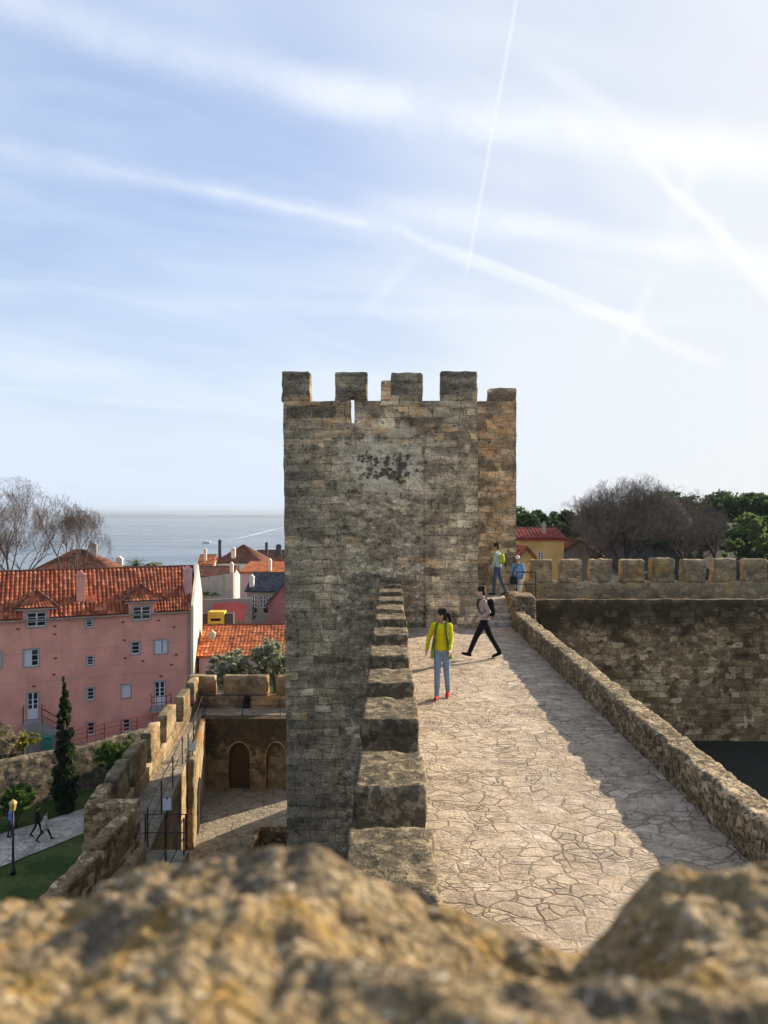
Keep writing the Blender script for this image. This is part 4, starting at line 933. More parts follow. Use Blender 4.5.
Y_ = 142; house('brown_roof_house', hat(255, 577, Y_), 0, wl_(255, 292, Y_), 8, zt(563, Y_)-zt(577, Y_), 2.2, 'cement', 'tile_brown', 'grey walled house with dark brown roof and chimneys beside the castle tower', wins=[(1.0, 1.9, .8, 1.9)], chim=[(1.9, 2, .5, .5, 3, 6.3, 'dark_slate'), (4.2, 2.5, 1.0, .8, 3, 5.9, 'dark_slate')], base=-12)
Y_ = 100; house('terrace_house', hat(241, 585, Y_), R(-3), wl_(241, 296, Y_), 6, zt(572, Y_)-zt(585, Y_), .9, 'pinkpale', 'tile_bright', 'pale pink terrace house with a ruffled orange tile coping', roof='shed', wins=[(2.0, 2.9, -.6, .7), (3.9, 4.9, -.6, .7)], chim=[(3.9, .4, .35, .5, .5, 3.2, 'cream')], base=-9)
Y_ = 86; house('slate_roof_house', hat(247, 603, Y_), R(-8), wl_(247, 290, Y_), 6.5, zt(590, Y_)-zt(603, Y_), 1.7, 'cement_grey', 'tile_dark', 'house with dark slate-grey roof and white posts below the pink terrace', roof='gable', wins=[(.6, 1.2, -.5, .9), (1.6, 2.2, -.5, .9), (2.6, 3.2, -.5, .9)], chim=[(.4, .6, .5, .4, 1, 2.9, 'cream')], base=-8) if False else None
M['tile_dark'] = newmat('slate_tile', tile_f((.04, .045, .055), (.075, .08, .095), (.12, .125, .14)))
house('slate_roof_house', hat(247, 603, Y_), R(-8), wl_(247, 290, Y_), 6.5, zt(590, Y_)-zt(603, Y_), 1.7, 'cement_grey', 'tile_dark', 'house with dark slate-grey roof and white window posts below the pink terrace', wins=[(.6, 1.2, -.5, .9), (1.6, 2.2, -.5, .9), (2.6, 3.2, -.5, .9)], chim=[(.4, .6, .5, .4, 1, 2.9, 'white')], base=-8)
Y_ = 79; house('red_gable_house', hat(268, 612, Y_), R(0), wl_(268, 300, Y_), 5, zt(603, Y_)-zt(612, Y_), 2.1, 'dustyred', 'tile_dark', 'red gabled house wall with white verge next to the castle tower', roof='side', base=-7)
Y_ = 125; house('small_orange_house', hat(199, 572, Y_), R(6), wl_(199, 213, Y_), 6, zt(564, Y_)-zt(572, Y_), 1.3, 'white', 'tile_bright', 'small white house with orange roof at the corner of the pink house roof', chim=[(.9, 1.0, .5, .5, 1, 3.6, 'cream')], base=-12)
Y_ = 112; house('low_brown_house', hat(196, 582, Y_), R(0), wl_(196, 232, Y_), 6, zt(576, Y_)-zt(582, Y_), 1.2, 'cream', 'tile_brown', 'low cream house with brown roof just above the stained cement wall', chim=[(5.2, 1.0, .5, .5, .5, 2.6, 'cream')], base=-10)
Y_ = 84; house('large_orange_house', hat(30, 578, Y_), R(12), wl_(30, 108, Y_), 8, zt(572, Y_)-zt(578, Y_), 2.3, 'cement', 'tile_brown', 'brown-roofed house half hidden behind the bare tree on the left', roof='hip', chim=[(6.2, 3.6, .8, .6, 2, 3.5, 'cement')], base=-8)
Y_ = 92; house('white_chimney_house', hat(104, 585, Y_), R(5), 8, 6, zt(577, Y_)-zt(585, Y_), 1.0, 'white', 'tile_brown', 'house hidden behind the pink roof with only its white chimney showing', chim=[(1.5, 1.5, .75, .6, 1, 3.1, 'white')], base=-8)
# right-hand side behind the curtain wall
Y_ = 62; house('yellow_house', hat(505, 575, Y_), R(-6), wl_(505, 562, Y_), 8, zt(539, Y_)-zt(575, Y_), .8, 'yellow', 'tile_red', 'x', base=-6) if False else None
M['tile_red'] = newmat('red_tile', tile_f((.28, .04, .03), (.42, .06, .045), (.50, .12, .08)))
house('yellow_house', hat(505, 575, Y_), R(-4), wl_(505, 563, Y_), 9, zt(538.5, Y_)-zt(575, Y_), .75, 'yellow', 'tile_red', 'yellow ochre house with flat red roof beside the tower, behind the parapet', wins=[(2.75, 3.2, 1.2, 1.95)], chim=[(3.5, 2, .3, .3, 3, 4.1, 'cement')], base=-6)
Y_ = 52; house('small_gabled_house', hat(512, 580, Y_), R(8), wl_(512, 541, Y_), 4, zt(563, Y_)-zt(580, Y_), 1.15, 'yellow', 'tile', 'small house with steep orange roof in front of the yellow house', roof='side', base=-5)
Y_ = 66; house('brown_gabled_house', hat(549, 585, Y_), R(10), wl_(549, 612, Y_), 8, zt(561, Y_)-zt(585, Y_), 1.9, 'cement_grey', 'tile_brown', 'brown roofed gabled house under the big bare tree', roof='side', base=-6)

# ------------------------------------------------------------------ trees and plants
def bare_tree(name, loc, hgt, seed, label, spread=1.0, lean=(0, 0), n0=4, depth=7, tr=.35, bark='bark', twig='twig', clear=.18, group=None, start_up=.75, flat=0.0, lenk=.78, sprays=1, dome=None):
    rnd = random.Random(seed); rt = empty(name, loc, 0, label, 'tree', group); A, B = MB(), MB(); loc = Vector(loc)
    def grow(p, d, L, r, lv):
        pts = [p]; q = p; dd = d
        n = 3 if lv < 4 else 2
        for i in range(n):
            dd = (dd+Vector((rnd.uniform(-1, 1), rnd.uniform(-1, 1), rnd.uniform(-.6, .9)))*.20+Vector((0, 0, .05))).normalized(); q = q+dd*(L/n); pts.append(q)
        r1 = r*.68
        tgt = A if lv < 3 else B
        tgt.tube(pts, [r+(r1-r)*i/n for i in range(n+1)], 7 if lv < 3 else (4 if lv < 5 else 3), cap=False)
        if lv >= depth: return
        nb = 3 if lv in (1, 2) else rnd.choice((2, 2, 3, 3)) if lv > 0 else n0
        ax = rnd.uniform(0, 6.28)
        for i in range(nb):
            an = ax+i*6.283/nb+rnd.uniform(-.5, .5); tilt = rnd.uniform(.35, .85)*spread if lv else rnd.uniform(.45, 1.0)*spread
            a = dd.orthogonal().normalized(); c = dd.cross(a)
            nd = (dd*math.cos(tilt)+(a*math.cos(an)+c*math.sin(an))*math.sin(tilt)); nd.z = nd.z*(1-flat)+.10; nd.normalize()
            grow(q if rnd.random() < .7 else pts[-2], nd, L*rnd.uniform(lenk-.14, lenk+.08), max(.011, r1*rnd.uniform(.62, .86)), lv+1)
        if lv >= 2:
            for _ in range(sprays):
                b0 = pts[rnd.randrange(1, len(pts))]; nd = (dd+Vector((rnd.uniform(-1, 1), rnd.uniform(-1, 1), rnd.uniform(-.5, 1)))*.9).normalized()
                grow(b0, nd, L*.6, max(.010, r1*.45), min(depth, lv+2))
    d0 = Vector((lean[0], lean[1], 1)).normalized()
    A_p = Vector((0, 0, -.4)); L0 = hgt*clear
    grow(A_p, d0, L0+.4, tr, 0)
    if dome:                                # the crown fills a dome: centre, radii
        c, rd = Vector(dome[0]), Vector(dome[1]); z0 = c.z-rd.z*.75
        zs = sorted(v[2] for v in B.v)[int(len(B.v)*.94)]; kz = (c.z+rd.z)/zs
        def ell_(v): return Vector(((v[0]-c.x)/rd.x, (v[1]-c.y)/rd.y, (v[2]*kz-c.z)/rd.z))
        Ls = sorted(ell_(v).length for v in B.v); p9 = max(.5, Ls[int(len(Ls)*.76)])
        for mb in (A, B):
            for i, v in enumerate(mb.v):
                q = Vector((v[0], v[1], v[2]*kz)); k = sm(z0-2, z0+2, q.z); e = ell_(v)/p9; L = e.length
                lim = 1+.22*mnoise.noise(e.normalized()*2.6+Vector((seed, 0, 0))) if L > 1e-6 else 1
                if L > lim*.85: e = e*((lim*.85+.3*(1-math.exp(-(L-lim*.85)/.3)))/L)
                q = q.lerp(Vector((c.x+e.x*rd.x, c.y+e.y*rd.y, c.z+e.z*rd.z)), k); mb.v[i] = tuple(q)
    if dome:
        f_ = (c.z+rd.z)/sorted(v[2] for v in B.v)[int(len(B.v)*.995)]
        for mb in (A, B):
            for i, v in enumerate(mb.v):
                z_ = v[2]*f_; e = Vector(((v[0]-c.x)/rd.x, (v[1]-c.y)/rd.y, (z_-c.z)/rd.z)); L = e.length; k = sm(z0, z0+3, z_)
                if L > .9 and e.z > 0: e = e*((.9+.22*(1-math.exp(-(L-.9)/.22)))/L)
                q = Vector((v[0], v[1], z_)).lerp(Vector((c.x+e.x*rd.x, c.y+e.y*rd.y, c.z+e.z*rd.z)), k); mb.v[i] = tuple(q)
    A.build('trunk', M[bark], rt, local=True, smooth=True); B.build('crown', M[twig], rt, local=True)
    return rt
def leafy(name, loc, clumps, n, size, leaf, label, cat='tree', trunk=None, group=None, seed=1, bark='bark', up=0.0, shell=.45):
    rnd = random.Random(seed); rt = empty(name, loc, 0, label, cat, group); m = MB()
    vol = [c[3]*c[4]*c[5] for c in clumps]; tot = sum(v**.67 for v in vol)
    for c, v in zip(clumps, vol):
        ct = rnd.uniform(-.15, .15); k_ = int(n*(v**.67)/tot)
        # sub-clumps break the outline up
        subs = []
        for _ in range(max(5, k_//60)):
            while True:
                s = Vector((rnd.uniform(-1, 1), rnd.uniform(-1, 1), rnd.uniform(-1, 1)))
                if s.length < 1: break
            s = s.normalized()*(s.length**shell)
            subs.append((Vector((c[0]+s.x*c[3], c[1]+s.y*c[4], c[2]+s.z*c[5])), rnd.uniform(-.22, .22), rnd.uniform(.14, .34)))
        for _ in range(k_):
            s, tt, sr_ = rnd.choice(subs); g = Vector((rnd.gauss(0, 1), rnd.gauss(0, 1), rnd.gauss(0, .8)))*sr_*.55
            p = s+Vector((g.x*c[3], g.y*c[4], g.z*c[5]))
            a = Vector((rnd.gauss(0, 1), rnd.gauss(0, 1), rnd.gauss(0, 1)+up)).normalized(); b = a.orthogonal().normalized(); b = (b*math.cos(rnd.uniform(0, 3))+a.cross(b)*math.sin(rnd.uniform(0, 3))).normalized()
            z = size*rnd.uniform(.6, 1.4)
            m.face([p-a*z*.5, p+b*z*.28, p+a*z*.5, p-b*z*.28], min(1, max(0, .45+ct+tt+rnd.uniform(-.25, .25))))
    m.build('crown' if cat == 'tree' else 'foliage', M[leaf], rt, local=True)
    t = MB()
    if trunk:
        for pts, rr in trunk: t.tube(pts, rr, 8)
    else:
        for c in clumps: t.tube([(0, 0, -.3), (c[0]*.6, c[1]*.6, max(.1, c[2]*.6)), (c[0], c[1], c[2])], [.05, .035, .01], 5)
    t.build('trunk' if cat == 'tree' else 'stem', M[bark], rt, local=True, smooth=True)
    return rt
def gz(x, y): return ground_z(x, y)
def groot(px, Y): x = (px-384)/F*Y; return (x, Y, gz(x, Y))
def dome(root, px, py, Y_, wpx, hpx):     # a crown centred at px, py with the given half sizes in pixels
    q = at(px, py, Y_); return ((q.x-root[0], 0, q.z-root[2]), (wpx/F*Y_, wpx/F*Y_*.9, hpx/F*Y_))
# bare trees on the left
def bt(rpx, Y_, hgt, seed, label, dm, **kw):
    p = groot(rpx, Y_); return bare_tree('bare_tree', p, hgt, seed, label, dome=dome(p, dm[0], dm[1], Y_, dm[2], dm[3]), **kw)
bt(10, 74, 16, 11, 'tall bare tree with purplish twigs rising behind the cream gable on the left', (12, 548, 52, 72), spread=.85, n0=5, depth=8, tr=.40, clear=.45, lean=(.05, 0), lenk=.76)
bt(42, 79, 14, 5, 'leaning bare tree whose branches sweep right over the orange roofs', (66, 560, 46, 66), spread=.9, n0=4, depth=8, tr=.36, clear=.45, lean=(.35, 0), lenk=.75)
bt(-45, 84, 16, 23, 'bare tree cut by the left edge of the view', (-45, 545, 55, 66), spread=.85, n0=5, depth=7, tr=.42, clear=.42, lenk=.76)
# bare trees on the right
bt(628, 60, 15, 31, 'wide domed bare tree with dense brown twigs behind the crenellated wall', (632, 556, 66, 82), spread=1.0, n0=6, depth=7, tr=.45, bark='bark_dark', twig='twig_dark', clear=.36, lenk=.80, sprays=4)
bt(585, 66, 14, 37, 'bare tree at the left flank of the big domed one, above the brown roof', (590, 556, 46, 64), spread=1.0, n0=5, depth=7, tr=.36, bark='bark_dark', twig='twig_dark', clear=.34, lenk=.78, sprays=3)
bt(682, 64, 14, 41, 'bare tree at the right flank of the big domed one', (680, 556, 48, 70), spread=1.0, n0=5, depth=7, tr=.36, bark='bark_dark', twig='twig_dark', clear=.33, lenk=.78, sprays=3)
bt(722, 58, 11, 43, 'smaller bare tree between the big domed tree and the light green tree', (720, 560, 26, 54), spread=.9, n0=5, depth=7, tr=.26, bark='bark_dark', twig='twig_dark', clear=.34, lenk=.74)
# umbrella pines
rnd = random.Random(77)
for i, (px, py, Y_, wpx, hpx) in enumerate([(530, 520, 95, 50, 27), (566, 524, 105, 46, 24), (600, 520, 125, 52, 26), (640, 514, 130, 58, 28), (684, 508, 120, 62, 30), (722, 506, 112, 60, 30), (762, 506, 104, 66, 30), (815, 505, 104, 70, 30), (700, 534, 92, 60, 34), (748, 536, 90, 60, 34), (655, 536, 105, 60, 30), (610, 540, 110, 60, 30), (566, 546, 112, 54, 26)]):
    q = at(px, py, Y_); g = gz(q.x, Y_); hh = q.z-g; wr = wpx/F*Y_*.62; hr = hpx/F*Y_*.62
    cl = [(rnd.uniform(-.55, .55)*wr, rnd.uniform(-.5, .5)*wr, hh+rnd.uniform(-.45, .25)*hr, wr*rnd.uniform(.4, .6), wr*rnd.uniform(.4, .6), hr*rnd.uniform(.5, .75)) for _ in range(9)]
    tk = [([(0, 0, -.5), (.15, .1, hh*.5), (0, 0, hh*.85)], [.32, .26, .18])]+[([(0, 0, hh*.72), (c[0]*.6, c[1]*.6, hh*.85), (c[0], c[1], c[2])], [.14, .1, .04]) for c in cl]
    desc = ['dark umbrella pine touching the right side of the tower', 'dark pine top above the yellow house roof', 'dark pine behind the left part of the big bare tree', 'dark pine behind the crown of the big bare tree', 'tall dark umbrella pine rising right of the domed bare tree', 'dark umbrella pine crown on the skyline above the small bare tree', 'dark umbrella pine on the skyline over the light green tree', 'dark umbrella pine cut by the right edge', 'lower dark pine behind the small bare tree', 'lower dark pine behind the light green tree', 'dark pine low behind the domed bare tree on its right', 'dark pine low behind the trunk of the domed bare tree', 'dark pine low between the yellow house and the bare tree'][i]
    leafy('umbrella_pine', (q.x, Y_, g), cl, 6500, .55, 'leaf_pine', desc, trunk=tk, group='umbrella pines on the right skyline', seed=100+i, bark='bark_dark', up=.6)
q = at(758, 548, 66); g = gz(q.x, 66)
cl = [(rnd.uniform(-1.8, 1.8), rnd.uniform(-1.6, 1.6), q.z-g+rnd.uniform(-2.2, 2.4), rnd.uniform(.9, 1.4), rnd.uniform(.9, 1.4), rnd.uniform(.7, 1.1)) for _ in range(11)]
leafy('broadleaf_tree', (q.x, 66, g), cl, 7000, .3, 'leaf_lightgreen', 'light green leafy tree at the right edge above the battlements', trunk=[([(0, 0, -.4), (.1, 0, 3), (0, 0, q.z-g)], [.25, .2, .1])], seed=8)
# cypress
p = (at(64.5, 0, 46.0).x, 46.0); g = gz(*p)+.0; H_ = zt(678, 46.0)-g
cl = []
for i in range(26):
    t = i/25; z = .35+(H_-.7)*t; r_ = .60*(1-t)**.75*min(1, .62+t*1.6)+.07
    r_ *= random.Random(i+50).uniform(.82, 1.22); cl.append((random.Random(i).uniform(-.12, .12), random.Random(i+9).uniform(-.12, .12), z, r_, r_, .42))
leafy('cypress', (p[0], p[1], g), cl, 20000, .24, 'leaf_cypress', 'slender dark cypress standing before the garden wall', trunk=[([(0, 0, -.3), (0, 0, H_*.5), (0, 0, H_*.95)], [.15, .11, .03])], seed=3, up=2.2, shell=.6)
# olives behind the courtyard wall
for i, (px, py, Y_, w_, hh) in enumerate([(231, 668, 40.5, .95, .7), (273, 662, 41.0, 1.15, 1.1)]):
    q = at(px, py, Y_); g = gz(q.x, Y_); cl = [(rnd.uniform(-.8, .8)*w_, rnd.uniform(-.8, .8)*w_, q.z-g+rnd.uniform(-.8, .7)*hh, w_*rnd.uniform(.45, .7), w_*rnd.uniform(.45, .7), hh*rnd.uniform(.4, .6)) for _ in range(10)]
    leafy('olive_tree', (q.x, Y_, g), cl, 9000, .2, 'leaf_olive', ['small round olive tree showing over the courtyard battlements', 'taller olive tree over the courtyard battlements next to the tower'][i], trunk=[([(0, 0, -.3), (.2, .1, (q.z-g)*.5), (0, 0, q.z-g)], [.22, .17, .06])], seed=50+i)
# bushes
def bush(px, py, Y_, w_, hh, n, size, leaf, label, seed, name='bush', ncl=6, base=None):
    q = at(px, py, Y_); g = gz(q.x, Y_) if base is None else base; r_ = random.Random(seed); c = q.z-g
    cl = [(r_.uniform(-.6, .6)*w_, r_.uniform(-.5, .5)*w_, c+r_.uniform(-.5, .5)*hh, w_*r_.uniform(.35, .55), w_*r_.uniform(.35, .55), hh*r_.uniform(.4, .6)) for _ in range(ncl)]
    return leafy(name, (q.x, Y_, g), cl, n, size, leaf, label, cat='bush', seed=seed)
bush(14, 798, 43.8, 1.45, 1.05, 5200, .18, 'leaf_green', 'leafy green bush against the dark garden wall at the left edge', 61)
bush(119, 752, 49.3, 1.45, 1.1, 5200, .19, 'leaf_green', 'bright green creeper bush hanging over the garden wall by the castle merlons', 62)
bush(25, 744, 49.9, .75, .85, 3600, .16, 'leaf_yellow', 'yellow-green shrub on the garden wall below the stair', 63)
bush(3, 741, 48.5, 1.5, 1.3, 5200, .12, 'leaf_dry', 'pale dry shrub at the left edge above the garden wall', 64)
bush(274, 610, 81.5, 1.5, 1.4, 2600, .2, 'leaf_pine', 'dark green bush between the grey boundary wall and the tower', 65)
bush(250, 614, 79, 1.0, .8, 1500, .2, 'leaf_pine', 'small dark bush beside the red awning', 66)
bush(210, 594, 81.3, 1.2, .22, 900, .15, 'leaf_green', 'grassy green strip of plants at the foot of the stained cement wall', 67, ncl=8)
bush(153, 566, 96, 1.6, .6, 1800, .2, 'leaf_olive', 'greyish tree top peeping over the pink house ridge', 68)
# palm
q = at(136, 565, 95); g = gz(q.x, 95); pl = empty('palm_tree', (q.x, 95, g), 0, 'palm crown showing above the pink house roof ridge', 'tree')
MB().tube([(0, 0, -.3), (.1, 0, (q.z-g)*.5), (0, 0, q.z-g)], [.28, .24, .22], 8).build('trunk', M['bark'], pl, local=True, smooth=True)
m = MB(); rr = random.Random(5)
for i in range(46):
    an = rr.uniform(0, 6.28); el = rr.uniform(-.35, 1.35); L = rr.uniform(1.1, 1.6); pp = Vector((0, 0, q.z-g)); d_ = Vector((math.cos(an)*math.cos(el), math.sin(an)*math.cos(el), math.sin(el)))
    for s in range(7):
        nd = (d_+Vector((0, 0, -.16))).normalized(); e = pp+nd*L/7; sd = nd.cross(Vector((0, 0, 1))).normalized()*(.22*(1-s/8))
        m.face([pp, e, e+sd-Vector((0, 0, .08))], rr.random()*.6); m.face([pp, e-sd-Vector((0, 0, .08)), e], rr.random()*.6); pp = e; d_ = nd
m.build('crown', M['leaf_lightgreen'], pl, local=True)

# ------------------------------------------------------------------ lamp post, ferry
x, y = at(13, 0, 38.3).x, 38.3; lp = empty('street_lamp', (x, y, gz(x, y)), 0, 'black lamp post with amber lantern beside the cobbled path', 'lamp post')
hl = zt(806, 38.3)-gz(x, y)
MB().tube([(0, 0, 0), (0, 0, .25), (0, 0, .3), (0, 0, 1.0), (0, 0, hl-.25)], [.14, .12, .075, .06, .045], 10).build('post', M['iron'], lp, local=True, smooth=True)
MB().tube([(0, 0, hl-.25), (0, 0, hl-.2), (0, 0, hl+.12), (0, 0, hl+.16)], [.09, .13, .20, .16], 8).build('lantern', M['amber'], lp, local=True)
MB().tube([(0, 0, hl+.162), (0, 0, hl+.27), (0, 0, hl+.34)], [.21, .11, .02], 8).build('lamp_cap', M['amber'], lp, local=True)
q = at(206.5, 543.3, 2600); fr = empty('ferry_boat', (q.x, 2600, Z_SEA), R(168), 'white ferry crossing the river with a long pale wake', 'boat')
m = MB(); m.extrude([(-15, 0), (13, 0), (17, 3.2), (-15, 3.2)], lambda u, v: (u, -5, v), lambda u, v: (u, 5, v)); m.build('hull', M['boat_blue'], fr, local=True, bevel=.3)
MB().box(-13.5, 9, -4.4, 4.4, 3.25, 6.4).build('cabin', M['boat_white'], fr, local=True, bevel=.4); MB().box(-12.8, 9.1, -4.45, 4.45, 4.3, 5.3).build('window_band', M['glass'], fr, local=True); MB().box(-2, 6, -3, 3, 6.42, 8.6).build('wheelhouse', M['boat_white'], fr, local=True, bevel=.3)
wk = [(209, 543.6), (222, 541.6), (240, 538.0), (258, 533.6), (275, 529.2), (292, 526.0)]
V = []
for i in range(41):
    t = i/40*(len(wk)-1); a = min(int(t), len(wk)-2); f = t-a; px = wk[a][0]+(wk[a+1][0]-wk[a][0])*f; py = wk[a][1]+(wk[a+1][1]-wk[a][1])*f
    Yd = -Z_SEA*F/(py-512); wd = (34+i*3.2)*(1+.35*mnoise.noise(Vector((i*.9, 1, 0))))
    V += [((px-384)/F*Yd, Yd-wd, Z_SEA+.25), ((px-384)/F*Yd, Yd+wd, Z_SEA+.25)]
tag(mesh_obj('wake_foam', V, [(2*i, 2*i+2, 2*i+3, 2*i+1) for i in range(40)], M['foam']), kind='stuff')

# ------------------------------------------------------------------ people
M['skin'] = plain('skin', (.42, .24, .16), .55, .06, 8, s=.35); M['skin_light'] = plain('light_skin', (.56, .34, .25), .55, .06, 8, s=.35)
M['hair'] = plain('black_hair', (.014, .011, .009), .7, .3, 60, s=.2, bump=.01); M['eye'] = plain('dark_eye', (.02, .015, .012), .3, .1)
for k_, c in (('cloth_yellow', (.70, .62, .015)), ('cloth_olive', (.14, .17, .03)), ('cloth_jeans', (.24, .32, .45)), ('cloth_red', (.42, .03, .025)), ('cloth_pinkgrey', (.40, .31, .27)), ('cloth_black', (.012, .012, .014)), ('cloth_teal', (.34, .50, .47)),
              ('cloth_darkjeans', (.06, .11, .18)), ('cloth_lime', (.40, .47, .03)), ('cloth_blue', (.22, .37, .60)), ('cloth_white', (.75, .74, .71)), ('cloth_grey', (.42, .40, .37)), ('cloth_navy', (.03, .035, .06)), ('cloth_green', (.22, .42, .06)), ('cloth_royal', (.16, .26, .62))):
    M[k_] = newmat(k_, (lambda c: lambda t: {'c': t.mix(t.noise(t.obj(), 10, 4), tuple(v*.72 for v in c), tuple(min(1, v*1.22) for v in c)), 'r': .85, 's': .15, 'h': t.noise(t.vm('MULTIPLY', t.obj(), (1.6, 1.6, .8)), 7, 3, .5, dist=1.2), 'bd': .05, 'bs': .7})(c))
def remesh(prims, voxel, mats, smooth_it=3):
    m = MB()
    for p in prims:
        if p[0] == 'c':
            _, a, b, r0, r1, _m = p; m.tube([a, b], [r0, r1], 14); m.ball(a, r0*1.0, 14, 10); m.ball(b, r1*1.0, 14, 10)
        else: m.ball(p[1], p[2], 18, 12, p[3] if len(p) > 4 else None)
    me = bpy.data.meshes.new('tmp'); me.from_pydata(m.v, [], m.f); o = bpy.data.objects.new('tmp', me); C.objects.link(o)
    q = o.modifiers.new('r', 'REMESH'); q.mode = 'VOXEL'; q.voxel_size = voxel; q.use_smooth_shade = True
    s = o.modifiers.new('s', 'SMOOTH'); s.iterations = smooth_it; s.factor = .5
    dg = bpy.context.evaluated_depsgraph_get(); dg.update(); ev = o.evaluated_get(dg); me2 = bpy.data.meshes.new_from_object(ev)
    bpy.data.objects.remove(o); bpy.data.meshes.remove(me)
    names = []
    for p in prims:
        if p[-1] not in names: names.append(p[-1])
    me2.materials.clear()
    for n in names: me2.materials.append(M[n])
    idx = []
    for pl_ in me2.polygons:
        c = pl_.center; best = 9; bi = 0
        for p in prims:
            if p[0] == 'c':
                a, b = p[1], p[2]; ab = b-a; t = max(0, min(1, (c-a).dot(ab)/max(1e-9, ab.length_squared))); d_ = (c-(a+ab*t)).length-(p[3]+(p[4]-p[3])*t)
            else:
                r_ = p[2]; e = c-p[1]
                if len(p) > 4: e = p[3].transposed() @ e
                d_ = (math.sqrt((e.x/r_[0])**2+(e.y/r_[1])**2+(e.z/r_[2])**2)-1)*min(r_)
            if d_ < best: best = d_; bi = names.index(p[-1])
        idx.append(bi)
    me2.polygons.foreach_set('material_index', idx); me2.polygons.foreach_set('use_smooth', [True]*len(me2.polygons)); me2.update()
    return me2

def person(loc, heading, H, label, top, legs, shoes, skin='skin', lean=.04, leg=((.2, .1), (-.2, .25)), arm=((-.3, .3, .12), (.3, .4, .12)), head=(0, 0), hair='short', hat=None, loose=0.0, sleeve='long', voxel=.011, skirt=None, extra=None, female=False, legk=1.0, group=None):
    """leg = ((thigh swing, knee bend) left, right); arm = ((swing, elbow bend, spread) left, right); forward is +Y"""
    s = H/1.72; P = []
    def V3(x, y, z): return Vector((x, y, z))
    hipz = .90
    def tp(x, y, z):                       # lean of the trunk about the hips
        dz = z-hipz; return V3(x, y*math.cos(lean)+dz*math.sin(lean), hipz+dz*math.cos(lean)-y*math.sin(lean))
    sh = .155 if female else .18; hw = .08 if female else .095
    def cap(a, b, r0, r1, m): P.append(('c', a, b, r0, r1, m))
    def ell(c, r, m): P.append(('e', c, Vector(r), m))
    # legs
    for sd, (th, kn) in zip((-1, 1), leg):
        hp = V3(sd*hw, 0, hipz); k = hp+V3(sd*.005, math.sin(th), -math.cos(th))*.43; an_ = th-kn
        a = k+V3(0, math.sin(an_), -math.cos(an_))*.41
        cap(hp, k, .086*legk, .060*legk, legs); cap(k, a, .060*legk, .048*legk, legs)
        fa = min(.5, max(-.9, an_*.8)); toe = V3(sd*.03, math.cos(fa)*1, math.sin(fa)).normalized()
        cap(a+V3(0, -.02, -.045), a+toe*.12+V3(0, 0, -.055), .042, .040, shoes); cap(a+toe*.1+V3(0, 0, -.055), a+toe*.17+V3(0, 0, -.058), .040, .030, shoes)
    ell(tp(0, -.01, .92), (.160, .115, .115), legs)
    lz = loose
    ell(tp(0, 0, 1.06), (.145+lz, .108+lz, .13), top); ell(tp(0, 0, 1.18), (.143+lz*.6, .108+lz*.6, .15), top); ell(tp(0, .005, 1.31), (.163 if not female else .15, .118, .14), top)
    cap(tp(-sh+.02, -.01, 1.405), tp(sh-.02, -.01, 1.405), .062, .062, top)
    if skirt: cap(tp(0, 0, .98), tp(0, 0, .80), .16+lz, .175+lz, skirt)
    else: ell(tp(0, -.004, .985), (.172+lz*.6, .128+lz*.6, .10), top)
    cap(tp(0, -.012, 1.43), tp(0, .012, 1.53), .054, .05, skin)
    # head, turned by head = (yaw, pitch)
    hc = tp(0, .03, 1.615); yw = Matrix.Rotation(head[0], 3, 'Z') @ Matrix.Rotation(head[1], 3, 'X')
    def hp_(x, y, z): return hc+yw @ V3(x, y, z)
    def hell(c, r, m): P.append(('e', hp_(*c), Vector(r), yw, m))
    hell((0, -.005, .015), (.074, .092, .098), skin); hell((0, .022, -.045), (.056, .062, .066), skin)
    hell((0, .096, -.012), (.013, .018, .022), skin); hell((0, .075, -.055), (.024, .014, .010), skin); hell((0, .072, -.088), (.022, .018, .018), skin)
    for sd in (-1, 1): hell((sd*.074, -.005, -.008), (.012, .024, .032), skin); hell((sd*.030, .081, .012), (.013, .010, .008), 'eye'); hell((sd*.03, .079, .033), (.02, .012, .006), 'hair')
    # arms and hands
    for sd, (sw, el, spd) in zip((-1, 1), arm):
        s0 = tp(sd*sh, -.01, 1.40); d1 = V3(sd*math.sin(spd), math.sin(sw)*math.cos(spd), -math.cos(sw)*math.cos(spd)); e0 = s0+d1*.285
        a2 = sw+el; d2 = V3(sd*math.sin(spd)*.35, math.sin(a2), -math.cos(a2)).normalized(); w0 = e0+d2*.245
        cap(s0, e0, .056+lz*.3, .044+lz*.3, top)
        if sleeve == 'long': cap(e0, e0+d2*.215, .044, .036, top); cap(e0+d2*.2, w0, .028, .025, skin)
        else: cap(e0, w0, .038, .027, skin)
        nrm = V3(-sd, 0, 0); sid = d2.cross(nrm).normalized(); sid = sid if sid.y > 0 else -sid      # towards the thumb
        pc = w0+d2*.045; cap(w0, w0+d2*.03, .026, .028, skin)
        for f in range(4):
            o_ = sid*(.030-.020*f); L = (.070, .078, .072, .056)[f]; b0 = w0+d2*.078+o_; b1 = b0+(d2+nrm*.25).normalized()*L*.5; b2_ = b1+(d2+nrm*.75).normalized()*L*.5
            cap(w0+d2*.02+o_*.7, b0, .013, .0115, skin); cap(b0, b1, .0105, .0095, skin); cap(b1, b2_, .0095, .008, skin)
        t0 = w0+d2*.025+sid*.025; t1 = t0+(d2*.7+sid*.6+nrm*.3).normalized()*.04; cap(t0, t1, .0125, .011, skin); cap(t1, t1+(d2+sid*.2+nrm*.4).normalized()*.03, .011, .009, skin)
    P2 = []
    for p in P:
        if p[0] == 'c': P2.append(('c', p[1]*s, p[2]*s, p[3]*s, p[4]*s, p[5]))
        else: P2.append(('e', p[1]*s, p[2]*s)+tuple(p[3:]))
    me = remesh(P2, voxel, None); zmin = min(v.co.z for v in me.vertices)
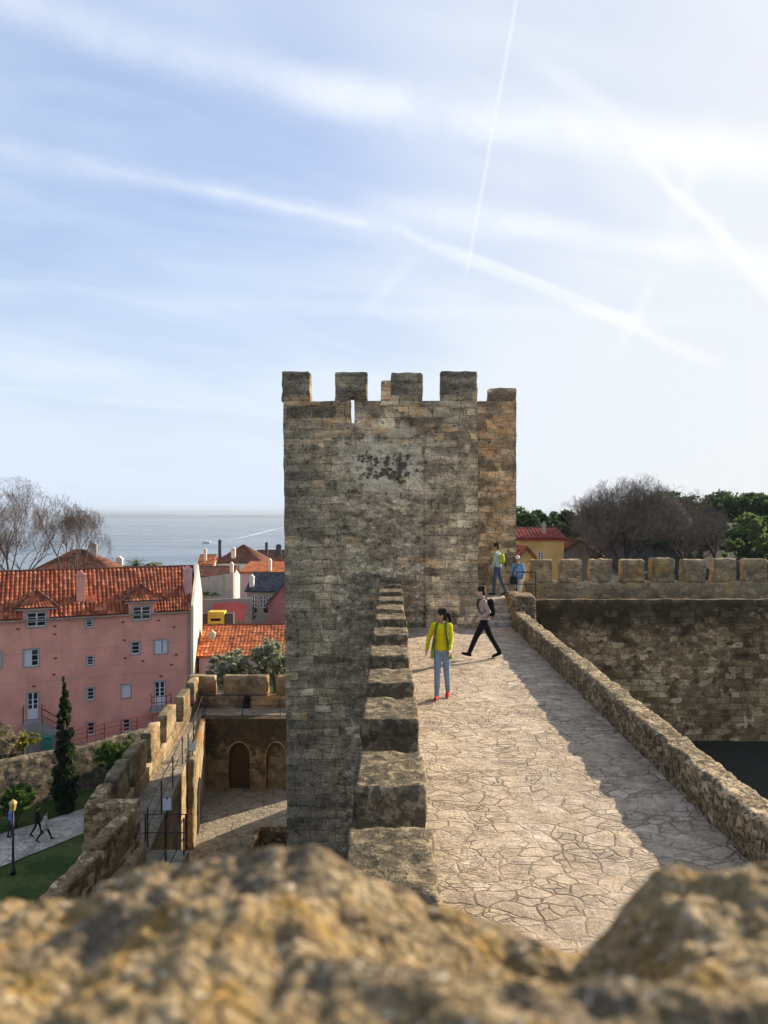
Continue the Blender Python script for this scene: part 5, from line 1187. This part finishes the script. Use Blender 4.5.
    off = Vector((0, 0, -zmin)); me.transform(Matrix.Translation(off)); me.name = 'person'
    o = bpy.data.objects.new('person', me); C.objects.link(o); o.location = loc; o.rotation_euler = (0, 0, heading); tag(o, label, 'person', group)
    def child(name, prims, vx=None, it=2):
        q = []
        for p in prims:
            if p[0] == 'c': q.append(('c', p[1]*s+off, p[2]*s+off, p[3]*s, p[4]*s, p[5]))
            else: q.append(('e', p[1]*s+off, Vector(p[2])*s)+tuple(p[3:]))
        c = bpy.data.objects.new(name, remesh(q, vx or voxel, None, it)); C.objects.link(c); c.parent = o; return c
    def he(c, r, m): return ('e', hp_(*c), Vector(r), yw, m)
    hr = [he((0, -.016, .030), (.083, .098, .102), 'hair'), he((0, -.055, -.03), (.072, .05, .085), 'hair')]
    hr += [he((.03*math.cos(k_*1.7), -.02+.05*math.sin(k_*2.3), .09), (.045, .045, .05), 'hair') for k_ in range(5)]
    if hair == 'pony':
        hr += [('c', hp_(0, -.10, .04), hp_(.01, -.155, .0), .034, .042, 'hair'), ('c', hp_(.01, -.155, .0), hp_(.03, -.17, -.13), .042, .03, 'hair'), ('c', hp_(.03, -.17, -.13), hp_(.03, -.16, -.22), .03, .012, 'hair')]
    child('hair', hr)
    if hat: child('cap', [he((0, -.012, .078), (.092, .104, .062), hat), he((0, .085, .055), (.062, .055, .012), hat)])
    if extra:
        for nm, prims in extra(tp): child(nm, prims)
    o['_tp'] = 0; del o['_tp']
    return o, s, off, tp
def backpack(pers, s, off, tp, heading, loc, mat, label, w=.15, h=.22, dpt=.085, z=1.22, strap=True):
    """a pack on the back: bag, pocket and two shoulder straps"""
    rt = empty('backpack', loc, heading, label, 'backpack')
    def put(name, prims, m_):
        q = [('c', p[1]*s+off, p[2]*s+off, p[3]*s, p[4]*s, p[5]) if p[0] == 'c' else ('e', p[1]*s+off, Vector(p[2])*s, p[3]) for p in prims]
        c = bpy.data.objects.new(name, remesh(q, .012, None, 2)); C.objects.link(c); c.parent = rt
    yb = -.115-dpt
    put('bag', [('c', tp(-w+.08, yb, z-h+.08), tp(-w+.08, yb, z+h-.09), .08, .075, mat), ('c', tp(w-.08, yb, z-h+.08), tp(w-.08, yb, z+h-.09), .08, .075, mat), ('e', tp(0, yb, z), (w*.9, dpt, h), mat), ('e', tp(0, yb+.03, z), (w*.85, dpt, h*.9), mat)], mat)
    put('pocket', [('e', tp(0, yb-dpt*.75, z-h*.35), (w*.7, .05, h*.42), mat)], mat)
    if strap:
        for sd in (-1, 1):
            pts = [tp(sd*.09, -.13, 1.40), tp(sd*.095, -.03, 1.475), tp(sd*.10, .085, 1.43), tp(sd*.115, .135, 1.30), tp(sd*.135, .10, 1.14), tp(sd*.15, -.02, 1.06), tp(sd*.11, -.13, 1.05)]
            put('shoulder_strap', [('c', a, b_, .014, .014, mat) for a, b_ in zip(pts[:-1], pts[1:])], mat)
    return rt
# woman in yellow walking towards the camera
loc = (at(442, 0, 14.0).x, 14.0, Z_WALK+.01)
def scarf(tp):
    o_ = []
    for sd in (-1, 1):
        pts = [tp(sd*.075, .03, 1.47), tp(sd*.10, .125, 1.36), tp(sd*.13, .135, 1.16), tp(sd*.165, .10, .96), tp(sd*.18, .08, .80)]
        o_.append(('jacket_front', [('c', a, b_, .017+.005*i, .021+.006*i, 'cloth_green' if i == 3 else 'cloth_olive') for i, (a, b_) in enumerate(zip(pts[:-1], pts[1:]))]))
    return o_
hd_ = R(166)
a_ = person(loc, hd_, 1.66, 'woman in a bright yellow top and blue jeans walking towards us with a ponytail', 'cloth_yellow', 'cloth_jeans', 'cloth_red', female=True, leg=((-.13, .28), (.15, .06)), arm=((.05, .80, .10), (-.12, .28, .40)), head=(R(-72), -.05), hair='pony', extra=scarf, lean=.05, legk=1.05, loose=.012)
backpack(*a_, hd_, loc, 'cloth_olive', 'olive green backpack worn by the woman in yellow')
# man in black trousers crossing to the left
loc = (at(484, 0, 17.9).x, 17.9, Z_WALK+.01); hd_ = R(88)
a_ = person(loc, hd_, 1.72, 'man in black trousers and pinkish grey hoodie striding left across the walkway', 'cloth_pinkgrey', 'cloth_black', 'cloth_black', skin='skin_light', leg=((.50, .10), (-.42, .10)), arm=((-.45, 1.40, .08), (-.35, .9, .10)), head=(R(8), -.12), lean=.07, loose=.02, legk=1.12)
backpack(*a_, hd_, loc, 'cloth_black', 'black backpack worn by the man striding left')
# person in teal at the head of the steps
loc = (at(497.5, 0, 24.9).x, 24.9, Z_WALK+.745); hd_ = R(62)
a_ = person(loc, hd_, 1.70, 'person in pale teal shirt and jeans at the top of the stone steps', 'cloth_teal', 'cloth_darkjeans', 'cloth_navy', leg=((.17, .10), (-.20, .22)), arm=((.12, .4, .10), (-.05, .3, .10)), head=(R(20), -.18), lean=.03, loose=.03)
backpack(*a_, hd_, loc, 'cloth_lime', 'lime green backpack on the person in the teal shirt', w=.115, h=.18, dpt=.06)
# woman in blue with a white cap
loc = (at(518, 0, 25.7).x, 25.7, -3.24); hd_ = R(150)
def shoulder_bag(tp): return []
a_ = person(loc, hd_, 1.66, 'woman in loose blue shirt and white cap behind the rail at the stair head', 'cloth_blue', 'cloth_white', 'cloth_navy', skin='skin_light', female=True, leg=((.12, .1), (-.12, .1)), arm=((.2, .5, .35), (.15, .35, .35)), head=(R(15), -.25), hat='cloth_white', loose=.075, sleeve='short')
rt = empty('shoulder_bag', loc, hd_, 'dark green shoulder bag carried in front by the woman in blue', 'bag')
def put_bag(name, prims):
    s, off = a_[1], a_[2]; q = [('c', p[1]*s+off, p[2]*s+off, p[3]*s, p[4]*s, p[5]) if p[0] == 'c' else ('e', p[1]*s+off, Vector(p[2])*s, p[3]) for p in prims]
    c = bpy.data.objects.new(name, remesh(q, .012, None, 2)); C.objects.link(c); c.parent = rt
tp = a_[3]; M['cloth_bottle'] = plain('cloth_bottle', (.015, .05, .04), .85, .15, 14)
put_bag('bag', [('c', tp(.02, .21, .95), tp(.16, .19, .95), .07, .07, 'cloth_bottle'), ('c', tp(.02, .21, .82), tp(.16, .19, .82), .08, .08, 'cloth_bottle')])
pts = [tp(.16, .17, 1.0), tp(.13, .16, 1.2), tp(-.02, .14, 1.42), tp(-.1, 0, 1.47)]
put_bag('strap', [('c', a, b_, .014, .014, 'cloth_bottle') for a, b_ in zip(pts[:-1], pts[1:])])
# walkers on the cobbled path
def on_path(px, Yd): x_ = (px-384)/F*Yd; return (x_, Yd, gz(x_, Yd)+.06)
loc = on_path(10.5, 42.4); person(loc, R(-60), 1.76, 'man in blue shirt and dark trousers standing behind the amber lamp', 'cloth_royal', 'cloth_navy', 'cloth_black', leg=((.1, .05), (-.12, .1)), arm=((.1, .3, .12), (-.1, .3, .12)), voxel=.016, lean=.02)
loc = on_path(37.3, 42.6); person(loc, R(-70), 1.66, 'walker in dark clothes on the cobbled path, half behind a companion in grey', 'cloth_black', 'cloth_black', 'cloth_black', leg=((.35, .2), (-.3, .3)), arm=((-.3, .3, .1), (.3, .4, .1)), voxel=.016, female=True, loose=.03)
loc = on_path(45.0, 41.9); person(loc, R(-75), 1.70, 'walker in pale grey jacket and dark leggings striding along the cobbled path', 'cloth_grey', 'cloth_black', 'cloth_black', leg=((.45, .1), (-.42, .25)), arm=((-.3, .5, .1), (.3, .6, .1)), voxel=.016, female=True, loose=.035, skirt='cloth_grey')

# ------------------------------------------------------------------ air
hzm = bpy.data.materials.new('haze_air'); hzm.use_nodes = True; nt = hzm.node_tree; nt.nodes.clear()
o_ = nt.nodes.new('ShaderNodeOutputMaterial'); pv_ = nt.nodes.new('ShaderNodeVolumePrincipled'); pv_.inputs['Density'].default_value = 1.2e-4; pv_.inputs['Color'].default_value = (.50, .575, .665, 1); pv_.inputs['Anisotropy'].default_value = .2
nt.links.new(pv_.outputs[0], o_.inputs['Volume'])
tag(MB().box(-17000, 17000, -400, 16000, -130, 14).build('haze', hzm, origin=(0, 0, 0)), kind='stuff')

# ------------------------------------------------------------------ sky, sun, camera
w = bpy.data.worlds.new('World'); bpy.context.scene.world = w; w.use_nodes = True; w.node_tree.nodes.clear(); t = T(w.node_tree)
sky = t.N('ShaderNodeTexSky', {'sky_type': 'NISHITA', 'sun_disc': False, 'sun_elevation': SUN_EL, 'sun_rotation': SUN_AZ, 'altitude': 120, 'air_density': 1.0, 'dust_density': 1.6, 'ozone_density': 1.6})
dirv = t.vm('NORMALIZE', t.N('ShaderNodeTexCoord').outputs['Generated'], (0, 0, 0))
def sd(px, py): return Vector(((px-384)/F, 1, -(py-512)/F)).normalized()
sund = Vector((math.sin(SUN_AZ)*math.cos(SUN_EL), math.cos(SUN_AZ)*math.cos(SUN_EL), math.sin(SUN_EL)))
dx, dyv, dz = t.sep(dirv)
# thin veil of cirrus: stretched noise on the dome
cl = t.vm('DIVIDE', dirv, t.xyz(t.m('ADD', dz, .25), t.m('ADD', dz, .25), t.m('ADD', dz, .25)))
rot = t.N('ShaderNodeVectorRotate', {'rotation_type': 'Z_AXIS'}, Vector=cl, Angle=R(-28)).outputs[0]
n1 = t.noise(t.vm('MULTIPLY', rot, (1.0, 3.4, 1)), 1.0, 6, .54, dist=.6); n2 = t.noise(t.vm('MULTIPLY', rot, (1.2, 2.0, 1)), .75, 3, .5)
veil = t.m('ADD', .14, t.m('ADD', t.rng(n1, .40, .76, 0, .36), t.rng(n2, .36, .68, 0, .38)))
wob = t.vm('SUBTRACT', t.noise(dirv, 3.0, 2, .55, out=1), (.5, .5, .5)); wob2 = t.vm('SUBTRACT', t.noise(dirv, 22, 3, .6, out=1), (.5, .5, .5)); tx_ = t.noise(dirv, 9, 4, .6)
def trail(a, b, wid, stren, wb=.02, wb2=.004, soft=1.0, ends=(.05, .05), tex=.0):
    a, b = sd(*a), sd(*b); n = a.cross(b).normalized(); mid_ = (a+b).normalized(); half = math.acos(max(-1, min(1, a.dot(b))))/2; tg = n.cross(mid_)
    dd = t.vm('ADD', dirv, t.vm('ADD', t.vm('SCALE', wob, wb), t.vm('SCALE', wob2, wb2)))
    di = t.m('ABSOLUTE', t.vm('DOT_PRODUCT', dd, tuple(n))); al = t.vm('DOT_PRODUCT', dd, tuple(tg))
    core = t.rng(di, 0, wid, 1, 0); e0 = math.sin(half)
    lim = t.m('MULTIPLY', t.rng(al, -e0-ends[0], -e0+ends[0], 0, 1), t.rng(al, e0-ends[1], e0+ends[1], 1, 0))
    v = t.m('MULTIPLY', t.m('MULTIPLY', core, lim), stren*.78)
    if tex: v = t.m('MULTIPLY', v, t.rng(tx_, .5-tex, .5+tex*.6, .25, 1))
    return v
trails = [trail((-60, 138), (385, 226), .022, .40, .035, .012, tex=.35), trail((120, 172), (385, 228), .009, .45, .015, .004, tex=.2), trail((385, 222), (720, 365), .012, .50, .03, .010, tex=.35), trail((460, 250), (660, 330), .006, .35, .01, .003),
          trail((-40, -10), (330, 95), .034, .55, .04, .01, tex=.3), trail((300, 90), (800, 155), .04, .80, .04, .012, tex=.3), trail((380, 205), (800, 265), .026, .60, .03, .01, tex=.3),
          trail((521, -20), (466, 275), .004, .36, .008, .002, ends=(.02, .02)), trail((650, 160), (790, 310), .012, .6, .035, .012, tex=.3), trail((690, 205), (790, 300), .006, .5, .01, .003),
          trail((620, 345), (652, 285), .012, .3, .03, .008, ends=(.05, .03), tex=.2), trail((360, 310), (410, 262), .014, .25, .03, .008, tex=.2), trail((170, 300), (760, 322), .016, .22, .03, .008, tex=.3), trail((700, 140), (680, 215), .02, .3, .05, .01), trail((540, 60), (640, 130), .018, .3, .04, .01, tex=.3)]
tot = trails[0]
for v in trails[1:]: tot = t.m('SUBTRACT', t.m('ADD', tot, v), t.m('MULTIPLY', tot, v))
sunang = t.vm('DOT_PRODUCT', dirv, tuple(sund))
hor = t.rng(dz, .0, .38, .72, 0)
cov = t.m('MINIMUM', t.m('ADD', t.m('ADD', veil, hor), t.rng(sunang, .60, 1.0, 0, .35)), .95)
# the hazy air evens out the glow round the sun
skc = sky.outputs[0]; lum = t.vm('DOT_PRODUCT', skc, (.3, .5, .2)); skc = t.vm('SCALE', t.vm('MULTIPLY', skc, (1.13, 1.07, 1.14)), t.m('DIVIDE', 2.0, t.m('ADD', 1, t.m('DIVIDE', lum, 2.6))))
ccol = t.mix(t.rng(sunang, .40, .90), (4.0, 4.55, 5.4), (4.55, 4.8, 5.05))
mixed = t.mix(cov, skc, ccol)
mixed = t.mix(tot, mixed, t.mix(t.rng(sunang, .40, .90), (4.9, 5.2, 5.7), (5.8, 5.85, 5.85)))
mixed = t.mix(t.rng(dz, -.02, -.3, 0, 1), mixed, (1.2, 1.2, 1.2))
bg = t.N('ShaderNodeBackground', Color=mixed, Strength=.10); wo = w.node_tree.nodes.new('ShaderNodeOutputWorld'); w.node_tree.links.new(bg.outputs[0], wo.inputs[0])
sl_ = bpy.data.lights.new('sun', 'SUN'); sl_.energy = 5.0; sl_.angle = R(.55); sl_.color = (1, .86, .68)
so = bpy.data.objects.new('sun', sl_); C.objects.link(so); so.rotation_euler = sund.to_track_quat('Z', 'Y').to_euler()
cam = bpy.data.cameras.new('camera'); co = bpy.data.objects.new('camera', cam); C.objects.link(co); co.location = (0, 0, 0); co.rotation_euler = (R(90), 0, 0)
cam.sensor_fit = 'VERTICAL'; cam.sensor_height = 36; cam.sensor_width = 27; cam.lens = 36*F/1024; cam.clip_start = .05; cam.clip_end = 60000
cam.dof.use_dof = True; cam.dof.focus_distance = 19; cam.dof.aperture_fstop = 3.0
sc = bpy.context.scene; sc.camera = co
sc.render.engine = 'CYCLES'; sc.cycles.use_denoising = True
vs = sc.view_settings; vs.view_transform = 'Standard'; vs.look = 'None'; vs.exposure = .95; vs.gamma = 1
w.cycles.sampling_method = 'MANUAL'; w.cycles.sample_map_resolution = 512; sc.cycles.max_bounces = 4; sc.cycles.use_adaptive_sampling = True; sc.cycles.adaptive_threshold = .025; sc.cycles.volume_bounces = 0; sc.cycles.caustics_reflective = False; sc.cycles.caustics_refractive = False
